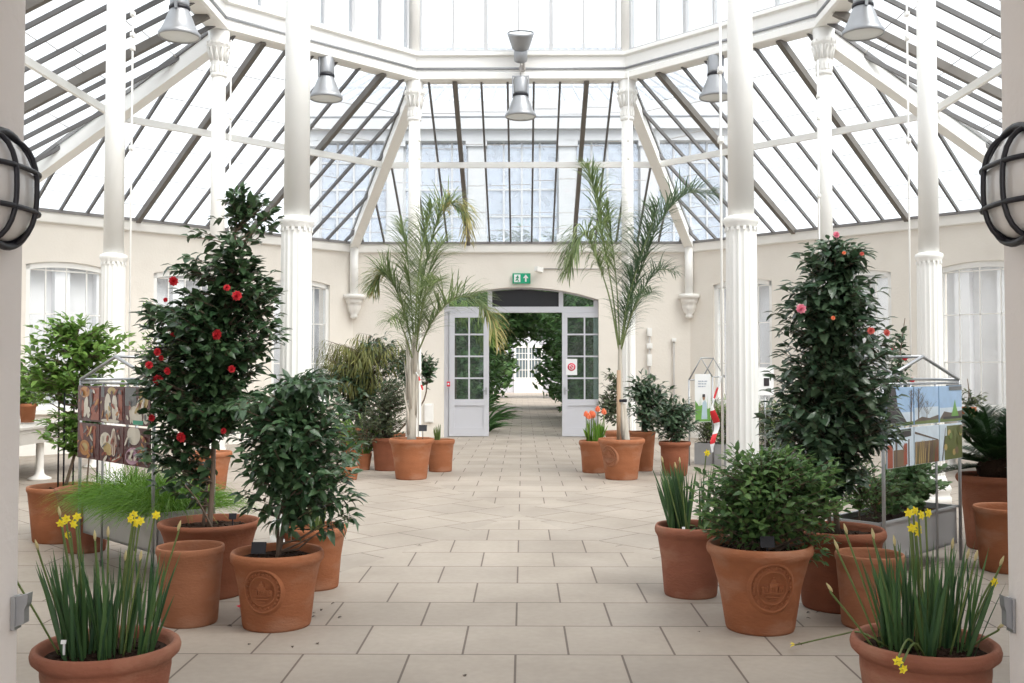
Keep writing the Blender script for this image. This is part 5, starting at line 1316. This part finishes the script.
# fallen bits on the floor
for (px, py, m_, lb, nm) in ((241, 608, 'red', 'fallen red camellia flower on the paving left of the badge pot', 'fallen_flower'), (162, 586, 'red', 'fallen red flower caught among the front left daffodils', None), (998, 662, 'orange', 'fallen orange petal on the paving at the lower right edge', 'fallen_flower')):
    if nm is None: continue
    p = floor_pt(px, py, .012); mb = MB()
    for i in range(6): mb.leaf(p, V((math.cos(i*1.05), math.sin(i*1.05), .35)), V((0, 0, 1)), .035 if m_ == 'red' else .02, .03, -.1)
    tag(mb.build(nm, m_, origin=p), lb, 'flower')
spots = [(313, 613), (316, 616), (322, 609), (335, 603), (312, 600), (342, 617), (309, 622), (228, 626), (232, 625), (248, 645), (292, 646), (318, 644), (810, 612), (815, 606), (806, 618), (820, 612), (700, 632), (466, 676), (797, 643), (418, 545)]
for i, (px, py) in enumerate(spots):
    p = floor_pt(px, py, .003); mb = MB(); a = R.uniform(0, 6.28); mb.leaf(p, V((math.cos(a), math.sin(a), .12)), V((0, 0, 1)), R.uniform(.02, .04), R.uniform(.012, .02), .2)
    tag(mb.build('leaf_litter', 'debris', origin=p), 'small brown scrap of leaf litter on the pale paving', 'leaf', 'leaf litter on the paving')

# ------------------------------------------------------------------ beyond the doorway
def tree(name, label, x, Z, trunkh, blobs, n, L, Wd, mat, seed, droop=.3, tl=.5, per=7, tr=.06):
    c = V((x, Z-13.1, 0)); root = thing(name, label, 'tree', c, 'plants lining the path beyond the doorway')
    bk = MB(); T = trunk_tube(bk, [c, c+V((.05, 0, trunkh*.5)), c+V((0, 0, trunkh))], tr, tr*.4)
    lf = MB(); crown(lf, bk, T, [(V((bx, bz_-13.1, bz)), rx, ry, rz) for bx, bz_, bz, rx, ry, rz in blobs], n, L, Wd, seed, per, tl, droop, branch=.0)
    lf.build('foliage', mat, root); bk.build('trunk', 'bark', root)
tree('evergreen_shrub', 'dark evergreen filling the panes of the left door leaf', -2.3, 26, 2.6, [(-2.2, 26, 1.5, 1.15, 1.5, 1.6), (-2.0, 26.5, 3.4, 1.5, 1.6, 1.4)], 520, .20, .09, 'hedge', 71)
tree('evergreen_shrub', 'tall dense hedge seen through the doorway on its right side', 2.0, 26.5, 3.0, [(2.0, 26.5, 1.3, .95, 1.6, 1.5), (1.9, 27, 3.2, 1.5, 1.8, 1.5)], 560, .20, .09, 'hedge', 72)
tree('evergreen_shrub', 'second dark hedge farther along the right of the path', 2.2, 31, 3.4, [(2.0, 31, 1.5, 1.15, 2.2, 1.7), (1.6, 31, 3.6, 1.7, 2.0, 1.5)], 560, .26, .12, 'hedge', 73)
tree('evergreen_shrub', 'second dark hedge farther along the left of the path', -2.4, 31, 3.4, [(-1.8, 31, 1.6, 1.3, 2.2, 1.7), (-1.6, 31, 3.7, 1.6, 2.0, 1.5)], 560, .26, .12, 'hedge', 74)
tree('arching_tree', 'dark tree arching over the path beyond the doorway', -3.2, 39, 5.0, [(0.3, 39, 4.6, 3.4, 2.5, 1.9), (-2.1, 39, 2.5, 1.7, 2.5, 2.6), (2.6, 39, 2.5, 1.9, 2.5, 2.6)], 1300, .36, .17, 'hedge', 75, tl=.7)
tree('arching_tree', 'farther tree closing the view above the distant white door', 3.4, 54, 7.0, [(0.3, 54, 6.2, 4.6, 2.5, 3.0), (-2.5, 54, 2.6, 2.0, 2.2, 3.0), (3.1, 54, 2.6, 2.0, 2.2, 3.0)], 1200, .50, .24, 'hedge', 76, tl=.8)
tree('hanging_shrub', 'bright yellow-green hanging foliage at the upper left of the door opening', -1.7, 25, 3.1, [(-.75, 24.6, 2.6, .22, .4, .45), (-1.5, 24.6, 3.1, .8, .5, .25)], 70, .30, .04, 'hedgelight', 77, 1.6, .4, 8, .04)
for i, (x, Z, L, lb) in enumerate(((-1.15, 27, .95, 'arching strap-leaved plant low on the left of the path'), (-1.5, 30, 1.3, 'taller strap-leaved plant farther along the left of the path'), (-1.0, 24.3, .55, 'short strap-leaved plant at the left foot of the door opening'))):
    mb = MB(); blades_clump(mb, V((x, Z-13.1, 0)), .3, 90, L*1.15, .055, 1.1, 80+i, .7, 5, 1.0)
    tag(mb.build('strap_plant', 'hedge', origin=(x, Z-13.1, 0)), lb, 'plant')
# distant white end wall and door
ye = 66-13.1
mb = MB(); mb.box((0, ye, 4), (14, .4, 8)); mb.build('wall_far', 'joinery', kind='structure')
d2 = thing('door_2', None, None, (.25, ye-.2, 0), kind='structure')
mb = MB(); mb2 = MB()
x0, x1 = W(516, 370, 65.7).x, W(541, 370, 65.7).x; xc = (x0+x1)/2
for x in (x0-.06, x1+.06, xc): mb.box((x, ye-.24, 1.5), (.12, .1, 3.0))
mb.box((xc, ye-.24, 3.05), (x1-x0+.24, .12, .14)); mb.box((xc, ye-.24, .5), (x1-x0, .06, 1.0)); mb.box((xc, ye-.24, 2.2), (x1-x0, .06, .08))
for k in range(1, 4): mb.box((x0+(xc-x0)*k/4*1.0, ye-.24, 2), (.035, .05, 2)); mb.box((xc+(x1-xc)*k/4, ye-.24, 2), (.035, .05, 2))
for z in (1.5, 2.6): mb.box((xc, ye-.24, z), (x1-x0, .05, .04))
mb.build('door_frame', 'white', d2)
g = MB(); g.box((xc, ye-.21, 2.0), (x1-x0-.04, .02, 2.0)); g.build('door_pane', paint('dim_door_glass', (0.16, 0.20, 0.22), 0.2, .05), d2)

# main glasshouse block behind (seen pale through the roof glass)
bz = 33-13.1
bl = thing('glasshouse_block', 'large pale glasshouse block seen hazily through the glass roof above the doorway', 'building', (0, bz, 0))
mb = MB()
for sx in (-1, 1): mb.box((sx*5.2, bz, 2.6), (4.4, .4, 5.2))
mb.box((0, bz, 5.0), (6.2, .4, 1.0)); mb.build('lower_wall', 'dimmedwhite', bl)
mb = MB()
for sx in (-1, 1): mb.box((sx*7.2, bz+16.5, 2.6), (.3, 33, 5.2))
mb.build('side_wall', 'dimmedwhite', bl)
mb = MB(); mb.box((0, bz-.1, 9.6), (14.8, .9, .35)); mb.box((0, bz-.05, 9.25), (14.4, .6, .35)); mb.box((0, bz, 5.6), (14.6, .6, .25)); mb.box((0, bz, 10.2), (14.6, .3, .5)); mb.build('cornice', 'dimmedwhite2', bl)
for i, x in enumerate((-7, -4.2, -1.5, 1.5, 4.2, 7)):
    m_ = MB(); m_.box((x, bz-.06, 7.4), (.55, .4, 3.6)); m_.box((x, bz-.1, 9.0), (.7, .5, .2)); m_.box((x, bz-.1, 5.85), (.7, .5, .25)); m_.build('pilaster', 'dimmedwhite2', bl)
for x0, x1 in ((-6.7, -4.5), (-3.9, -1.8), (-1.2, 1.2), (1.8, 3.9), (4.5, 6.7)):
    m_ = MB(); n_ = 4
    for k in range(n_+1): m_.box((x0+(x1-x0)*k/n_, bz, 7.4), (.06, .10, 3.4))
    for z in (6.6, 7.5, 8.4): m_.box(((x0+x1)/2, bz, z), (x1-x0, .08, .06))
    fo = m_.build('window', 'dimmedwhite2', bl)
    g = MB(); g.box(((x0+x1)/2, bz+.03, 7.4), (x1-x0, .02, 3.4)); g.build('pane', glassmat('block_glass', (0.80, 0.83, 0.87), dust=.30, dcol=(.46, .48, .52)) if 'block_glass' not in bpy.data.materials else bpy.data.materials['block_glass'], fo)
m_ = MB()
for i in range(-14, 15): m_.bar((i*.5, bz, 10.4), (i*.32, bz+9, 15.2), .06, .08)
for k in range(1, 4): m_.bar((-7.2+k*.65, bz+9*k/4, 10.4+4.8*k/4), (7.2-k*.65, bz+9*k/4, 10.4+4.8*k/4), .08, .08)
m_.bar((-4.6, bz+9, 15.2), (4.6, bz+9, 15.2), .25, .3); m_.build('roof_frame', 'dimmedwhite2', bl)
g = MB(); g.add([(-7.3, bz, 10.45), (7.3, bz, 10.45), (4.6, bz+9, 15.25), (-4.6, bz+9, 15.25)], [(0, 1, 2, 3)]); g.build('roof_glass', bpy.data.materials['block_glass'], bl)

m_ = MB(); lg_ = MB()
for sx in (-1, 1): m_.box((sx*4.3, 14.7, 2.1), (.25, 9.9, 4.2))
for k in range(8): m_.box((0, 10.0+k*1.35, 4.25), (8.8, .10, .14))
m_.build('link_wall', 'dimmedwhite', bl)
lg_.box((0, 14.7, 4.33), (8.8, 9.9, .012)); lg_.build('link_roof_glass', 'glass', bl)
# ------------------------------------------------------------------ light
w = bpy.data.worlds.new('overcast_sky'); SC.world = w; w.use_nodes = True
n = w.node_tree.nodes; l = w.node_tree.links
bg = n['Background']; tc = n.new('ShaderNodeTexCoord'); sp = n.new('ShaderNodeSeparateXYZ'); l.new(tc.outputs['Generated'], sp.inputs[0])
rp = n.new('ShaderNodeValToRGB'); rp.color_ramp.elements[0].position = 0.0; rp.color_ramp.elements[0].color = (0.88, 0.91, 0.96, 1); rp.color_ramp.elements[1].position = 0.6; rp.color_ramp.elements[1].color = (0.97, 0.985, 1.0, 1)
l.new(sp.outputs['Z'], rp.inputs['Fac']); l.new(rp.outputs['Color'], bg.inputs['Color']); bg.inputs['Strength'].default_value = 0.95
sd = bpy.data.lights.new('soft_sun', 'SUN'); sd.energy = 2.7; sd.angle = math.radians(50); sd.color = (1.0, 0.95, 0.88)
so = bpy.data.objects.new('soft_sun', sd); COL.objects.link(so); so.location = (6, -10, 14)
so.rotation_euler = V((-.62, .55, -.9)).to_track_quat('-Z', 'Y').to_euler()

vs_ = SC.view_settings; vs_.view_transform = 'Standard'; vs_.look = 'None'; vs_.gamma = 1.0; vs_.use_curve_mapping = False; vs_.exposure = 1.15
SC.display_settings.display_device = 'sRGB'
cy = SC.cycles
cy.max_bounces = 8; cy.diffuse_bounces = 4; cy.glossy_bounces = 3; cy.transmission_bounces = 4; cy.transparent_max_bounces = 24
cy.caustics_reflective = False; cy.caustics_refractive = False; cy.sample_clamp_indirect = 6.0
try: cy.use_denoising = True
except Exception: pass
